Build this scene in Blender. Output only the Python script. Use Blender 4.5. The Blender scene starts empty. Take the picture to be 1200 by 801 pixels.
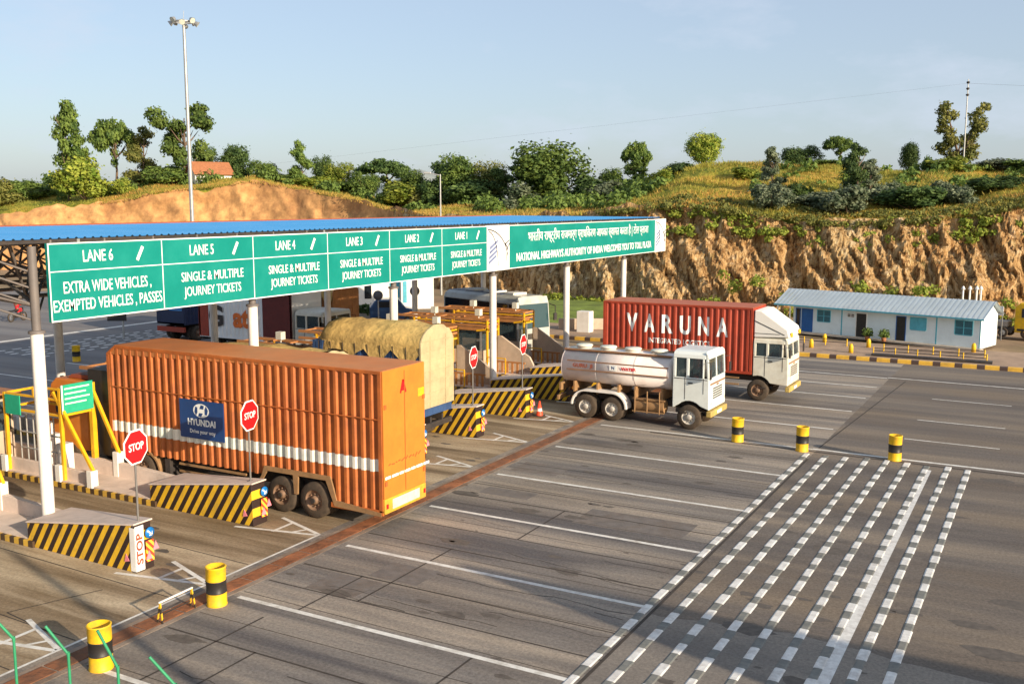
import bpy, bmesh, math, random
from mathutils import Vector, Matrix, noise as mnoise
sc = bpy.context.scene
R = math.radians
PI = math.pi

# ------------------------------------------------------------ camera, sky, sun, exposure
CAM_H = 8.4
PITCH = math.atan((400.5 - 238) / 1169.0)
YAW = R(28.9)
cam_d = bpy.data.cameras.new('camera')
cam = bpy.data.objects.new('camera', cam_d)
sc.collection.objects.link(cam)
cam.location = (0, 0, CAM_H)
cam.rotation_euler = (PI / 2 - PITCH, 0, YAW)
cam_d.sensor_width = 36.0
cam_d.lens = 36.0 * 1169 / 1200
cam_d.clip_end = 9000
cam_d.clip_start = 0.1
sc.camera = cam

SUN_EL = R(17.5)
SH_AZ = R(180 - 16.5)                     # direction shadows run on the ground, from +X
sx, sy = -math.cos(SH_AZ), -math.sin(SH_AZ)   # towards the sun
w = bpy.data.worlds.new('World')
sc.world = w
w.use_nodes = True
nt = w.node_tree
nt.nodes.clear()
out = nt.nodes.new('ShaderNodeOutputWorld')
bg = nt.nodes.new('ShaderNodeBackground')
bg.inputs['Strength'].default_value = 0.108
sky = nt.nodes.new('ShaderNodeTexSky')
sky.sky_type = 'NISHITA'
sky.sun_disc = False
sky.sun_elevation = SUN_EL
sky.sun_rotation = math.atan2(sx, sy)
sky.air_density = 1.0
sky.dust_density = 1.5
sky.ozone_density = 2.4
# thin high cloud and pale haze laid over the clear sky
tc = nt.nodes.new('ShaderNodeTexCoord')
mp = nt.nodes.new('ShaderNodeMapping')
mp.inputs['Scale'].default_value = (2.2, 2.2, 6.0)
mp.inputs['Location'].default_value = (0.4, 1.7, 0.2)
nz = nt.nodes.new('ShaderNodeTexNoise')
nz.inputs['Scale'].default_value = 2.4
nz.inputs['Detail'].default_value = 7
nz.inputs['Roughness'].default_value = 0.6
cr = nt.nodes.new('ShaderNodeValToRGB')
cr.color_ramp.elements[0].position = 0.52
cr.color_ramp.elements[0].color = (0.45, 0.45, 0.45, 1)
cr.color_ramp.elements[1].position = 0.74
cr.color_ramp.elements[1].color = (0.80, 0.80, 0.80, 1)
mx = nt.nodes.new('ShaderNodeMixRGB')
mx.inputs['Color2'].default_value = (4.3, 4.8, 5.7, 1)
nt.links.new(tc.outputs['Generated'], mp.inputs['Vector'])
nt.links.new(mp.outputs[0], nz.inputs['Vector'])
nt.links.new(nz.outputs['Fac'], cr.inputs[0])
nt.links.new(cr.outputs[0], mx.inputs['Fac'])
nt.links.new(sky.outputs[0], mx.inputs['Color1'])
nt.links.new(mx.outputs[0], bg.inputs['Color'])
nt.links.new(bg.outputs[0], out.inputs['Surface'])

sun_d = bpy.data.lights.new('sun', 'SUN')
sun_d.energy = 5.0
sun_d.angle = R(0.5)
sun_d.color = (1.0, 0.84, 0.64)
sun = bpy.data.objects.new('sun', sun_d)
sc.collection.objects.link(sun)
sdir = Vector((sx * math.cos(SUN_EL), sy * math.cos(SUN_EL), math.sin(SUN_EL)))
sun.rotation_euler = sdir.to_track_quat('Z', 'Y').to_euler()
sun.location = (0, 0, 60)

sc.view_settings.view_transform = 'Standard'
sc.view_settings.look = 'None'
sc.view_settings.exposure = 0.55
sc.view_settings.gamma = 1.0
sc.view_settings.use_curve_mapping = False
sc.cycles.use_denoising = True
sc.cycles.max_bounces = 6
sc.cycles.transparent_max_bounces = 12

# ------------------------------------------------------------ helpers
FW = Vector((-math.sin(YAW), math.cos(YAW), 0))
RT = Vector((math.cos(YAW), math.sin(YAW), 0))
def ray(px, py):
    u = (px - 600) / 1169.0; v = -(py - 400.5) / 1169.0
    h = math.cos(PITCH) + v * math.sin(PITCH); z = -math.sin(PITCH) + v * math.cos(PITCH)
    d = FW * h + RT * u
    return Vector((d.x, d.y, z)), h
def at(px, py, D):                 # the point D metres ahead on the sight line of a photo pixel
    d, h = ray(px, py)
    d = d * (D / h)
    return Vector((d.x, d.y, CAM_H + d.z))
def angle_px(x, y):                # bearing of a ground point, in photo pixels
    p = Vector((x, y, 0)); f = p.dot(FW); r = p.dot(RT)
    return 600 + 1169 * r / max(f, .01) / math.cos(PITCH) * math.cos(PITCH), f

def link(o, parent=None):
    sc.collection.objects.link(o)
    if parent is not None: o.parent = parent
    return o
def tag(o, label=None, cat=None, group=None, kind=None):
    if label: o['label'] = label
    if cat: o['category'] = cat
    if group: o['group'] = group
    if kind: o['kind'] = kind
    return o
def empty(name, loc=(0, 0, 0), rz=0):
    o = bpy.data.objects.new(name, None)
    o.empty_display_size = .3
    link(o); o.location = loc; o.rotation_euler = (0, 0, rz)
    return o
def kids(o): return [c for c in sc.collection.objects if c.parent == o]
CH = {}
def reg(o, parent):
    CH.setdefault(parent.name, []).append(o)
def copy_tree(o, parent=None, label=None):
    c = o.copy(); sc.collection.objects.link(c); c.parent = parent
    if label: c['label'] = label
    if parent is not None: reg(c, parent)
    for ch in list(CH.get(o.name, [])): copy_tree(ch, c)
    return c

class MB:
    def __init__(s): s.v = []; s.f = []; s.m = []; s.sm = []
    def add(s, vs, fs, m=0, smooth=False):
        b = len(s.v); s.v += [tuple(p) for p in vs]
        for f in fs: s.f.append([i + b for i in f]); s.m.append(m); s.sm.append(smooth)
        return s
    def box(s, x0, x1, y0, y1, z0, z1, m=0):
        v = [(x, y, z) for z in (z0, z1) for y in (y0, y1) for x in (x0, x1)]
        return s.add(v, [(0, 2, 3, 1), (4, 5, 7, 6), (0, 1, 5, 4), (2, 6, 7, 3), (0, 4, 6, 2), (1, 3, 7, 5)], m)
    def bar(s, a, b, wd, ht=None, m=0):      # square bar between two points
        ht = ht or wd
        a = Vector(a); b = Vector(b); d = (b - a).normalized()
        up = Vector((0, 0, 1)) if abs(d.z) < .95 else Vector((1, 0, 0))
        u = d.cross(up).normalized() * wd / 2; v = u.cross(d).normalized() * ht / 2
        vs = [a + u + v, a - u + v, a - u - v, a + u - v, b + u + v, b - u + v, b - u - v, b + u - v]
        return s.add(vs, [(0, 1, 2, 3), (7, 6, 5, 4), (0, 4, 5, 1), (1, 5, 6, 2), (2, 6, 7, 3), (3, 7, 4, 0)], m)
    def tube(s, a, b, r, n=10, r2=None, m=0, caps=True):
        r2 = r if r2 is None else r2
        a = Vector(a); b = Vector(b); d = (b - a).normalized()
        up = Vector((0, 0, 1)) if abs(d.z) < .95 else Vector((1, 0, 0))
        u = d.cross(up).normalized(); v = u.cross(d).normalized()
        vs = []
        for p, q in ((a, r), (b, r2)):
            for i in range(n):
                t = 2 * PI * i / n; vs.append(p + (u * math.cos(t) + v * math.sin(t)) * q)
        s.add(vs, [(i, (i + 1) % n, n + (i + 1) % n, n + i) for i in range(n)], m, True)
        if caps: s.add(vs, [tuple(range(n))[::-1], tuple(range(n, 2 * n))], m)
        return s
    def path(s, pts, r, n=8, m=0):
        for a, b in zip(pts[:-1], pts[1:]): s.tube(a, b, r, n, m=m)
        return s
    def lathe(s, prof, axis='y', n=24, c=(0, 0, 0), m=0, smooth=True):   # prof: (radius, along)
        vs = []
        for r, h in prof:
            for i in range(n):
                t = 2 * PI * i / n; a, b = r * math.cos(t), r * math.sin(t)
                p = (a, h, b) if axis == 'y' else ((h, a, b) if axis == 'x' else (a, b, h))
                vs.append((p[0] + c[0], p[1] + c[1], p[2] + c[2]))
        fs = []
        for k in range(len(prof) - 1):
            for i in range(n):
                j = (i + 1) % n; fs.append((k * n + i, k * n + j, (k + 1) * n + j, (k + 1) * n + i))
        s.add(vs, fs, m, smooth)
        return s
    def prism(s, pts, axis, a, b, m=0):       # polygon extruded along an axis; pts are the other two coordinates
        n = len(pts)
        def P(p, t):
            if axis == 'y': return (p[0], t, p[1])
            if axis == 'x': return (t, p[0], p[1])
            return (p[0], p[1], t)
        vs = [P(p, a) for p in pts] + [P(p, b) for p in pts]
        return s.add(vs, [tuple(range(n)), tuple(range(n, 2 * n))[::-1]] + [(i, n + i, n + (i + 1) % n, (i + 1) % n) for i in range(n)], m)
    def mesh(s, name, mats):
        me = bpy.data.meshes.new(name)
        me.from_pydata(s.v, [], s.f)
        for m in (mats if isinstance(mats, (list, tuple)) else [mats]): me.materials.append(m)
        me.polygons.foreach_set('material_index', s.m)
        me.polygons.foreach_set('use_smooth', s.sm)
        me.update()
        return me
    def pieces(s):
        par = list(range(len(s.v))); key = {}
        def find(i):
            while par[i] != i: par[i] = par[par[i]]; i = par[i]
            return i
        for i, q in enumerate(s.v):
            k = (round(q[0], 4), round(q[1], 4), round(q[2], 4))
            if k in key: par[find(i)] = find(key[k])
            else: key[k] = i
        for f in s.f:
            for j in f[1:]: par[find(j)] = find(f[0])
        out = {}
        for fi, f in enumerate(s.f): out.setdefault(find(f[0]), []).append(fi)
        res = []
        for fl in out.values():
            q = MB(); mp_ = {}
            for fi in fl:
                for j in s.f[fi]:
                    if j not in mp_: mp_[j] = len(q.v); q.v.append(s.v[j])
                q.f.append([mp_[j] for j in s.f[fi]]); q.m.append(s.m[fi]); q.sm.append(s.sm[fi])
            res.append(q)
        return res
    def split(s, name, mats, parent=None, bevel=0, recalc=True):
        return [q.build(name, mats, parent, bevel, recalc=recalc) for q in s.pieces()]
    def build(s, name, mats, parent=None, bevel=0, loc=None, recalc=True):
        me = s.mesh(name, mats)
        if recalc:
            bm = bmesh.new(); bm.from_mesh(me); bmesh.ops.recalc_face_normals(bm, faces=bm.faces); bm.to_mesh(me); bm.free()
        o = link(bpy.data.objects.new(name, me), parent)
        if parent is not None: reg(o, parent)
        if loc: o.location = loc
        if bevel:
            b = o.modifiers.new('bevel', 'BEVEL'); b.width = bevel; b.segments = 2; b.limit_method = 'ANGLE'; b.angle_limit = R(40)
        return o

# ------------------------------------------------------------ materials
def mat(name, col, rough=.6, var=.18, scale=2.5, metal=0, bump=0, bscale=20, dirt=0, dcol=(.16, .10, .05), dscale=1.2, spec=.4, coat=0):
    m = bpy.data.materials.new(name); m.use_nodes = True
    t = m.node_tree; N = t.nodes; L = t.links
    p = N['Principled BSDF']
    p.inputs['Roughness'].default_value = rough; p.inputs['Metallic'].default_value = metal
    p.inputs['Specular IOR Level'].default_value = spec
    if coat: p.inputs['Coat Weight'].default_value = coat
    tcn = N.new('ShaderNodeTexCoord')
    n1 = N.new('ShaderNodeTexNoise'); n1.inputs['Scale'].default_value = scale; n1.inputs['Detail'].default_value = 6; n1.inputs['Roughness'].default_value = .65
    L.new(tcn.outputs['Object'], n1.inputs['Vector'])
    r1 = N.new('ShaderNodeValToRGB')
    r1.color_ramp.elements[0].position = .3; r1.color_ramp.elements[1].position = .7
    r1.color_ramp.elements[0].color = (*[c * (1 - var) for c in col], 1)
    r1.color_ramp.elements[1].color = (*[min(1, c * (1 + var)) for c in col], 1)
    L.new(n1.outputs['Fac'], r1.inputs[0])
    last = r1.outputs[0]
    if dirt:
        n2 = N.new('ShaderNodeTexNoise'); n2.inputs['Scale'].default_value = dscale; n2.inputs['Detail'].default_value = 9; n2.inputs['Roughness'].default_value = .72
        L.new(tcn.outputs['Object'], n2.inputs['Vector'])
        r2 = N.new('ShaderNodeValToRGB'); r2.color_ramp.elements[0].position = .45; r2.color_ramp.elements[1].position = .72
        r2.color_ramp.elements[0].color = (0, 0, 0, 1); r2.color_ramp.elements[1].color = (dirt, dirt, dirt, 1)
        L.new(n2.outputs['Fac'], r2.inputs[0])
        mxx = N.new('ShaderNodeMixRGB'); mxx.inputs['Color2'].default_value = (*dcol, 1)
        L.new(r2.outputs[0], mxx.inputs['Fac']); L.new(last, mxx.inputs['Color1']); last = mxx.outputs[0]
    L.new(last, p.inputs['Base Color'])
    if bump:
        n3 = N.new('ShaderNodeTexNoise'); n3.inputs['Scale'].default_value = bscale; n3.inputs['Detail'].default_value = 5
        L.new(tcn.outputs['Object'], n3.inputs['Vector'])
        b = N.new('ShaderNodeBump'); b.inputs['Strength'].default_value = bump; b.inputs['Distance'].default_value = .05
        L.new(n3.outputs['Fac'], b.inputs['Height']); L.new(b.outputs[0], p.inputs['Normal'])
    m['last'] = 0
    return m

def stripes(name, c1, c2, period, slope, duty=.5, axis='x', dirt=.5):
    m = mat(name, c1, .6, .12, 3, bump=.1, dirt=dirt, dcol=(.22, .14, .07), dscale=2.0)
    t = m.node_tree; N = t.nodes; L = t.links; p = N['Principled BSDF']
    src = p.inputs['Base Color'].links[0].from_socket
    tcn = N.new('ShaderNodeTexCoord'); sp = N.new('ShaderNodeSeparateXYZ'); L.new(tcn.outputs['Object'], sp.inputs[0])
    a = N.new('ShaderNodeMath'); a.operation = 'MULTIPLY'; a.inputs[1].default_value = -slope; L.new(sp.outputs['Z'], a.inputs[0])
    b = N.new('ShaderNodeMath'); b.operation = 'ADD'; L.new(a.outputs[0], b.inputs[0]); L.new(sp.outputs['X' if axis == 'x' else 'Y'], b.inputs[1])
    c = N.new('ShaderNodeMath'); c.operation = 'DIVIDE'; c.inputs[1].default_value = period; L.new(b.outputs[0], c.inputs[0])
    d = N.new('ShaderNodeMath'); d.operation = 'FRACT'; L.new(c.outputs[0], d.inputs[0])
    e = N.new('ShaderNodeMath'); e.operation = 'GREATER_THAN'; e.inputs[1].default_value = duty; L.new(d.outputs[0], e.inputs[0])
    mxx = N.new('ShaderNodeMixRGB'); mxx.inputs['Color2'].default_value = (*c2, 1)
    L.new(e.outputs[0], mxx.inputs['Fac']); L.new(src, mxx.inputs['Color1']); L.new(mxx.outputs[0], p.inputs['Base Color'])
    return m

def streaked(name, cols, sx_, sy_, rough=.85, grain=.25, pos=(.3, .5, .7), dscale=.25, dcol=(.2, .13, .07), dirt=.4):
    """road surface: tyre-worn streaks running along X, large stains, fine grain"""
    m = bpy.data.materials.new(name); m.use_nodes = True
    t = m.node_tree; N = t.nodes; L = t.links; p = N['Principled BSDF']; p.inputs['Roughness'].default_value = rough
    p.inputs['Specular IOR Level'].default_value = .3
    tcn = N.new('ShaderNodeTexCoord')
    mpp = N.new('ShaderNodeMapping'); mpp.inputs['Scale'].default_value = (sx_, sy_, 1); L.new(tcn.outputs['Object'], mpp.inputs['Vector'])
    n1 = N.new('ShaderNodeTexNoise'); n1.inputs['Scale'].default_value = 1; n1.inputs['Detail'].default_value = 9; n1.inputs['Roughness'].default_value = .62; n1.inputs['Distortion'].default_value = .5
    L.new(mpp.outputs[0], n1.inputs['Vector'])
    r = N.new('ShaderNodeValToRGB'); el = r.color_ramp.elements
    el[0].position = pos[0]; el[0].color = (*cols[0], 1); el[1].position = pos[2]; el[1].color = (*cols[2], 1)
    e = el.new(pos[1]); e.color = (*cols[1], 1)
    L.new(n1.outputs['Fac'], r.inputs[0])
    n2 = N.new('ShaderNodeTexNoise'); n2.inputs['Scale'].default_value = dscale; n2.inputs['Detail'].default_value = 8; n2.inputs['Roughness'].default_value = .65
    mp2 = N.new('ShaderNodeMapping'); mp2.inputs['Scale'].default_value = (.45, 1.3, 1); L.new(tcn.outputs['Object'], mp2.inputs['Vector'])
    L.new(mp2.outputs[0], n2.inputs['Vector'])
    r2 = N.new('ShaderNodeValToRGB'); r2.color_ramp.elements[0].position = .42; r2.color_ramp.elements[1].position = .7
    r2.color_ramp.elements[0].color = (0, 0, 0, 1); r2.color_ramp.elements[1].color = (dirt, dirt, dirt, 1)
    L.new(n2.outputs['Fac'], r2.inputs[0])
    m1 = N.new('ShaderNodeMixRGB'); m1.inputs['Color2'].default_value = (*dcol, 1)
    L.new(r2.outputs[0], m1.inputs['Fac']); L.new(r.outputs[0], m1.inputs['Color1'])
    n3 = N.new('ShaderNodeTexNoise'); n3.inputs['Scale'].default_value = 14; n3.inputs['Detail'].default_value = 6; n3.inputs['Roughness'].default_value = .8
    L.new(tcn.outputs['Object'], n3.inputs['Vector'])
    r3 = N.new('ShaderNodeValToRGB'); r3.color_ramp.elements[0].position = .3; r3.color_ramp.elements[1].position = .7
    g0 = 1 - grain; r3.color_ramp.elements[0].color = (g0, g0, g0, 1); r3.color_ramp.elements[1].color = (1 + grain, 1 + grain, 1 + grain, 1)
    L.new(n3.outputs['Fac'], r3.inputs[0])
    m2 = N.new('ShaderNodeMixRGB'); m2.blend_type = 'MULTIPLY'; m2.inputs['Fac'].default_value = 1
    L.new(m1.outputs[0], m2.inputs['Color1']); L.new(r3.outputs[0], m2.inputs['Color2'])
    L.new(m2.outputs[0], p.inputs['Base Color'])
    b = N.new('ShaderNodeBump'); b.inputs['Strength'].default_value = .25; b.inputs['Distance'].default_value = .02
    L.new(n3.outputs['Fac'], b.inputs['Height']); L.new(b.outputs[0], p.inputs['Normal'])
    return m

def leafmat(name, c1, c2, nsc=7):
    m = bpy.data.materials.new(name); m.use_nodes = True
    t = m.node_tree; N = t.nodes; L = t.links; p = N['Principled BSDF']; o = N['Material Output']
    tcn = N.new('ShaderNodeTexCoord'); n1 = N.new('ShaderNodeTexNoise'); n1.inputs['Scale'].default_value = nsc; n1.inputs['Detail'].default_value = 6
    L.new(tcn.outputs['Object'], n1.inputs['Vector'])
    r = N.new('ShaderNodeValToRGB'); r.color_ramp.elements[0].position = .36; r.color_ramp.elements[1].position = .64
    r.color_ramp.elements[0].color = (*c1, 1); r.color_ramp.elements[1].color = (*c2, 1)
    L.new(n1.outputs['Fac'], r.inputs[0])
    oi = N.new('ShaderNodeObjectInfo')
    hs = N.new('ShaderNodeHueSaturation')
    ma = N.new('ShaderNodeMapRange'); ma.inputs['To Min'].default_value = 1.0; ma.inputs['To Max'].default_value = 1.55
    L.new(oi.outputs['Random'], ma.inputs['Value']); L.new(ma.outputs[0], hs.inputs['Value']); L.new(r.outputs[0], hs.inputs['Color'])
    p.inputs['Roughness'].default_value = .65; p.inputs['Specular IOR Level'].default_value = .25
    L.new(hs.outputs[0], p.inputs['Base Color'])
    tr = N.new('ShaderNodeBsdfTranslucent'); L.new(hs.outputs[0], tr.inputs['Color'])
    ms = N.new('ShaderNodeMixShader'); ms.inputs[0].default_value = .28
    L.new(p.outputs[0], ms.inputs[1]); L.new(tr.outputs[0], ms.inputs[2]); L.new(ms.outputs[0], o.inputs['Surface'])
    return m

def glassmat(name, col=(.05, .08, .09), alpha=.55, rough=.08):
    m = mat(name, col, rough, .05)
    m.node_tree.nodes['Principled BSDF'].inputs['Alpha'].default_value = alpha
    m.node_tree.nodes['Principled BSDF'].inputs['Specular IOR Level'].default_value = .8
    return m

M = {}
M['concrete_road'] = streaked('concrete_road', [(.095, .088, .088), (.20, .178, .155), (.37, .31, .24)], .055, .85, grain=.42, dirt=.55, dcol=(.16, .125, .09), pos=(.35, .5, .66))
M['lane_floor'] = streaked('lane_floor', [(.14, .10, .06), (.31, .235, .15), (.50, .40, .27)], .07, .9, grain=.38, dirt=.8, dcol=(.12, .07, .025), pos=(.37, .5, .62))
M['asphalt'] = streaked('asphalt', [(.08, .070, .066), (.14, .12, .102), (.24, .195, .145)], .05, .6, grain=.42, dirt=.45, dcol=(.17, .12, .07))
M['far_asphalt'] = streaked('far_asphalt', [(.12, .12, .125), (.17, .165, .165), (.23, .22, .205)], .03, .6, grain=.15, dirt=.2)
M['dirt'] = mat('dirt', (.28, .19, .11), .95, .3, .3, bump=.4, bscale=3, dirt=.5, dcol=(.16, .15, .05), dscale=.12)
M['paver'] = mat('paver', (.36, .25, .17), .9, .25, .8, bump=.3, bscale=6, dirt=.5, dcol=(.22, .16, .1))
M['paint'] = mat('road_paint', (.70, .68, .62), .8, .12, 6, dirt=.75, dcol=(.30, .26, .20), dscale=2.6)
M['paint2'] = mat('rumble_white', (.68, .67, .63), .75, .15, 6, dirt=.75, dcol=(.34, .3, .26), dscale=3.1)
M['paintblk'] = mat('rumble_grey', (.165, .17, .155), .8, .3, 6, dirt=.6, dcol=(.2, .17, .13), dscale=3)
M['joint'] = mat('joint', (.05, .04, .032), .9, .3, 4)
M['patch'] = mat('patch', (.15, .132, .118), .9, .25, 3, bump=.2, dirt=.4)
M['rust'] = mat('rusty_steel', (.27, .10, .04), .85, .5, 1.6, bump=.5, bscale=9, dirt=.95, dcol=(.09, .055, .035), dscale=.55)
M['drainedge'] = mat('drain_concrete', (.26, .20, .15), .9, .35, 1.3, bump=.3, dirt=.9, dcol=(.14, .08, .045), dscale=.8)
M['curb'] = mat('cement', (.42, .36, .29), .85, .2, 2, bump=.2, dirt=.5, dcol=(.25, .18, .11))
M['pinkwall'] = mat('painted_concrete', (.66, .54, .46), .8, .12, 2, bump=.1, dirt=.45, dcol=(.38, .30, .24), dscale=1.5)
M['white'] = mat('white_paint', (.80, .77, .72), .5, .06, 2, dirt=.35, dcol=(.45, .38, .28), dscale=1.6)
M['whiteclean'] = mat('white_clean', (.80, .79, .76), .5, .04, 2)
M['pole'] = mat('pole_paint', (.78, .74, .68), .45, .08, 1.5, dirt=.4, dcol=(.45, .36, .27), dscale=1.1)
M['galv'] = mat('galvanised', (.42, .42, .40), .45, .15, 4, metal=.5)
M['postgrey'] = mat('post_grey', (.16, .15, .14), .6)
M['legstripe'] = stripes('leg_stripes', (.78, .46, .02), (.04, .03, .02), .22, 1.0, .55, 'x', .3)
M['noseA'] = stripes('hazard_stripes', (.78, .46, .02), (.030, .016, .013), .33, .66, .50)
M['kerbstripe'] = stripes('kerb_stripes', (.62, .38, .05), (.07, .04, .02), .36, 0, .5)
M['roadkerb'] = stripes('road_kerb_stripes', (.74, .43, .05), (.08, .05, .04), 1.05, 0, .64)
M['yellow'] = mat('yellow_paint', (.80, .42, .01), .5, .1, 3, dirt=.35, dcol=(.35, .17, .03), dscale=2.4)
M['barrely'] = mat('barrel_yellow', (.78, .47, .01), .5, .15, 4, dirt=.75, dcol=(.45, .25, .05), dscale=2.8)
M['black'] = mat('black_paint', (.025, .022, .02), .5, .2, 4)
M['dark'] = mat('dark_steel', (.035, .03, .028), .6, .3, 4, dirt=.3)
M['truss'] = mat('truss_paint', (.16, .14, .13), .55, .2, 1.2, dirt=.3)
M['green'] = mat('sign_green', (.0, .215, .175), .45, .08, .8, dirt=.25, dcol=(.04, .30, .25), dscale=.8)
M['green2'] = mat('sign_green_small', (.02, .38, .22), .5, .1, 4)
M['letter'] = mat('letter_white', (.85, .86, .82), .5, .05)
M['blueroof'] = mat('blue_sheet', (.07, .33, .66), .45, .1, .5, dirt=.25, dcol=(.2, .3, .42), dscale=.5)
M['redtrim'] = mat('red_trim', (.30, .07, .03), .6)
M['orange'] = mat('orange_body', (.46, .125, .025), .55, .26, 1.2, dirt=.8, dcol=(.24, .065, .02), dscale=1.4, bump=.05)
M['orangeroof'] = mat('orange_roof', (.50, .17, .05), .7, .15, .8, dirt=.6, dcol=(.40, .20, .09), dscale=.7)
M['orangeend'] = mat('orange_end', (.62, .20, .025), .5, .10, 1.3, dirt=.5, dcol=(.48, .13, .02), dscale=1.5)
M['chassis_tan'] = mat('dusty_metal', (.30, .17, .075), .8, .25, 3, dirt=.5)
M['redbox'] = mat('red_body', (.36, .048, .02), .5, .2, 1.4, dirt=.6, dcol=(.22, .03, .015), dscale=1.3)
M['redroof'] = mat('red_roof', (.42, .12, .06), .7, .12, 1)
M['blue'] = mat('blue_board', (.012, .055, .19), .4, .1, 2)
M['stripew'] = mat('stripe_white', (.72, .68, .58), .5, .12, 3, dirt=.4, dcol=(.35, .38, .30), dscale=2.4)
M['plate'] = mat('plate_pale', (.50, .52, .48), .6, .1, 4, dirt=.6)
M['stripetrailer'] = mat('stripe_tinted', (.72, .68, .58), .5, .12, 3, dirt=.85, dcol=(.22, .38, .35), dscale=.45)
M['tyre'] = mat('tyre', (.06, .045, .032), .9, .3, 5, dirt=.5, dcol=(.14, .09, .05))
M['rim'] = mat('rim', (.22, .13, .08), .6, .3, 7, dirt=.5)
M['rimw'] = mat('rim_pale', (.5, .47, .42), .55, .2, 7, dirt=.4)
M['tank'] = mat('tank_paint', (.73, .66, .62), .38, .08, 1.2, dirt=.35, dcol=(.42, .30, .24), dscale=1.4)
M['trim_brown'] = mat('brown_trim', (.27, .14, .07), .6)
M['cabw'] = mat('cab_white', (.72, .76, .72), .35, .05, 2, dirt=.25, dcol=(.45, .42, .35), dscale=1.8, coat=.3)
M['cabcream'] = mat('cab_cream', (.68, .66, .56), .45, .1, 2, dirt=.45, dcol=(.40, .28, .15), dscale=1.6)
M['glass'] = glassmat('glass')
M['glassd'] = glassmat('glass_dark', (.012, .016, .022), .96, .12)
M['glassb'] = glassmat('glass_blue', (.035, .075, .085), .96, .12)
M['tarp'] = mat('tarpaulin', (.54, .36, .12), .8, .3, 2.6, bump=1.0, bscale=5, dirt=.4, dcol=(.33, .20, .07), dscale=1.8)
M['tarpl'] = mat('tarpaulin_end', (.44, .355, .20), .8, .22, 1.2, bump=.9, bscale=3, dirt=.2, dcol=(.5, .38, .17))
M['bluetarp'] = mat('blue_slats', (.03, .07, .17), .6, .3, 3)
M['red'] = mat('sign_red', (.72, .012, .015), .4, .06, 2)
M['signblue'] = mat('sign_blue', (.01, .18, .52), .4)
M['pink'] = mat('pink_reflector', (.8, .25, .3), .4)
M['orangestripe'] = stripes('chevron_board', (.85, .50, .05), (.65, .06, .02), .16, -.9, .5, 'y', 0)
M['shedwall'] = mat('shed_wall', (.74, .82, .82), .6, .06, 1, dirt=.25, dcol=(.45, .5, .48), dscale=.8)
M['shedroof'] = mat('shed_roof', (.48, .55, .58), .5, .08, 1, dirt=.4, dcol=(.38, .40, .38), dscale=.7)
M['shedblue'] = mat('shed_blue', (.02, .11, .33), .5)
M['shedtrim'] = mat('shed_trim', (.10, .42, .52), .5)
M['whitewall'] = mat('white_wall', (.80, .77, .70), .8, .05, .5, dirt=.15, dcol=(.6, .52, .42))
M['beige'] = mat('beige_panel', (.55, .43, .32), .6, .12, 2, dirt=.3)
M['brownpipe'] = mat('brown_frame', (.42, .18, .06), .6, .2, 2)
M['bumper'] = mat('bumper_paint', (.50, .36, .10), .6, .25, 3, dirt=.7)
M['oldgreen'] = mat('railing_green', (.03, .26, .12), .5, .15, 6)
M['navy'] = mat('navy_paint', (.015, .025, .07), .4)
M['skyblue'] = mat('blue_panel', (.06, .22, .5), .5)
M['bark'] = mat('bark', (.16, .11, .075), .95, .3, 3, bump=.5)
M['skin'] = mat('skin', (.22, .11, .06), .6, .05)
M['hair'] = mat('hair', (.01, .008, .007), .7)
M['shirt_red'] = mat('shirt_red', (.5, .02, .03), .8)
M['shirt_blue'] = mat('shirt_blue', (.1, .3, .5), .8)
M['shirt_white'] = mat('shirt_white', (.7, .7, .68), .8)
M['trouser'] = mat('trouser', (.04, .04, .05), .8)
M['roof_tile'] = mat('roof_tile', (.35, .14, .06), .8, .2, 3)
M['lamp'] = mat('lamp_glass', (.7, .72, .6), .2)
LF = [leafmat('leaf_mid', (.045, .085, .018), (.16, .22, .045)),
      leafmat('leaf_dark', (.026, .055, .016), (.10, .15, .04)),
      leafmat('leaf_yellow', (.10, .16, .018), (.30, .32, .05)),
      leafmat('leaf_pale', (.035, .06, .028), (.22, .25, .15)),
      leafmat('leaf_olive', (.07, .09, .018), (.24, .23, .06))]

# ------------------------------------------------------------ text
def text_mesh(name, body, size, material, parent=None, loc=(0, 0, 0), rot=(0, 0, 0), width=None, bold=0.0, ext=.004, align='CENTER', shear=0):
    c = bpy.data.curves.new(name, 'FONT'); c.body = body; c.size = size; c.align_x = align; c.align_y = 'CENTER'
    c.extrude = ext; c.offset = bold * size; c.resolution_u = 3; c.shear = shear
    o = bpy.data.objects.new(name + '_curve', c); sc.collection.objects.link(o)
    dg = bpy.context.evaluated_depsgraph_get(); dg.update()
    me = bpy.data.meshes.new_from_object(o.evaluated_get(dg))
    me.name = name
    bpy.data.objects.remove(o); bpy.data.curves.remove(c)
    xs = [v.co.x for v in me.vertices]
    if width and xs:
        k = width / (max(xs) - min(xs))
        cx = (max(xs) + min(xs)) / 2
        for v in me.vertices: v.co.x = (v.co.x - cx) * k + (0 if align == 'CENTER' else 0)
    me.materials.clear(); me.materials.append(material)
    r = link(bpy.data.objects.new(name, me), parent)
    r.location = loc; r.rotation_euler = rot
    if parent is not None: reg(r, parent)
    return r
FX = (PI / 2, 0, PI / 2)      # text facing +X, reading towards +Y
FY = (PI / 2, 0, 0)           # text facing -Y, reading towards +X

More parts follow.
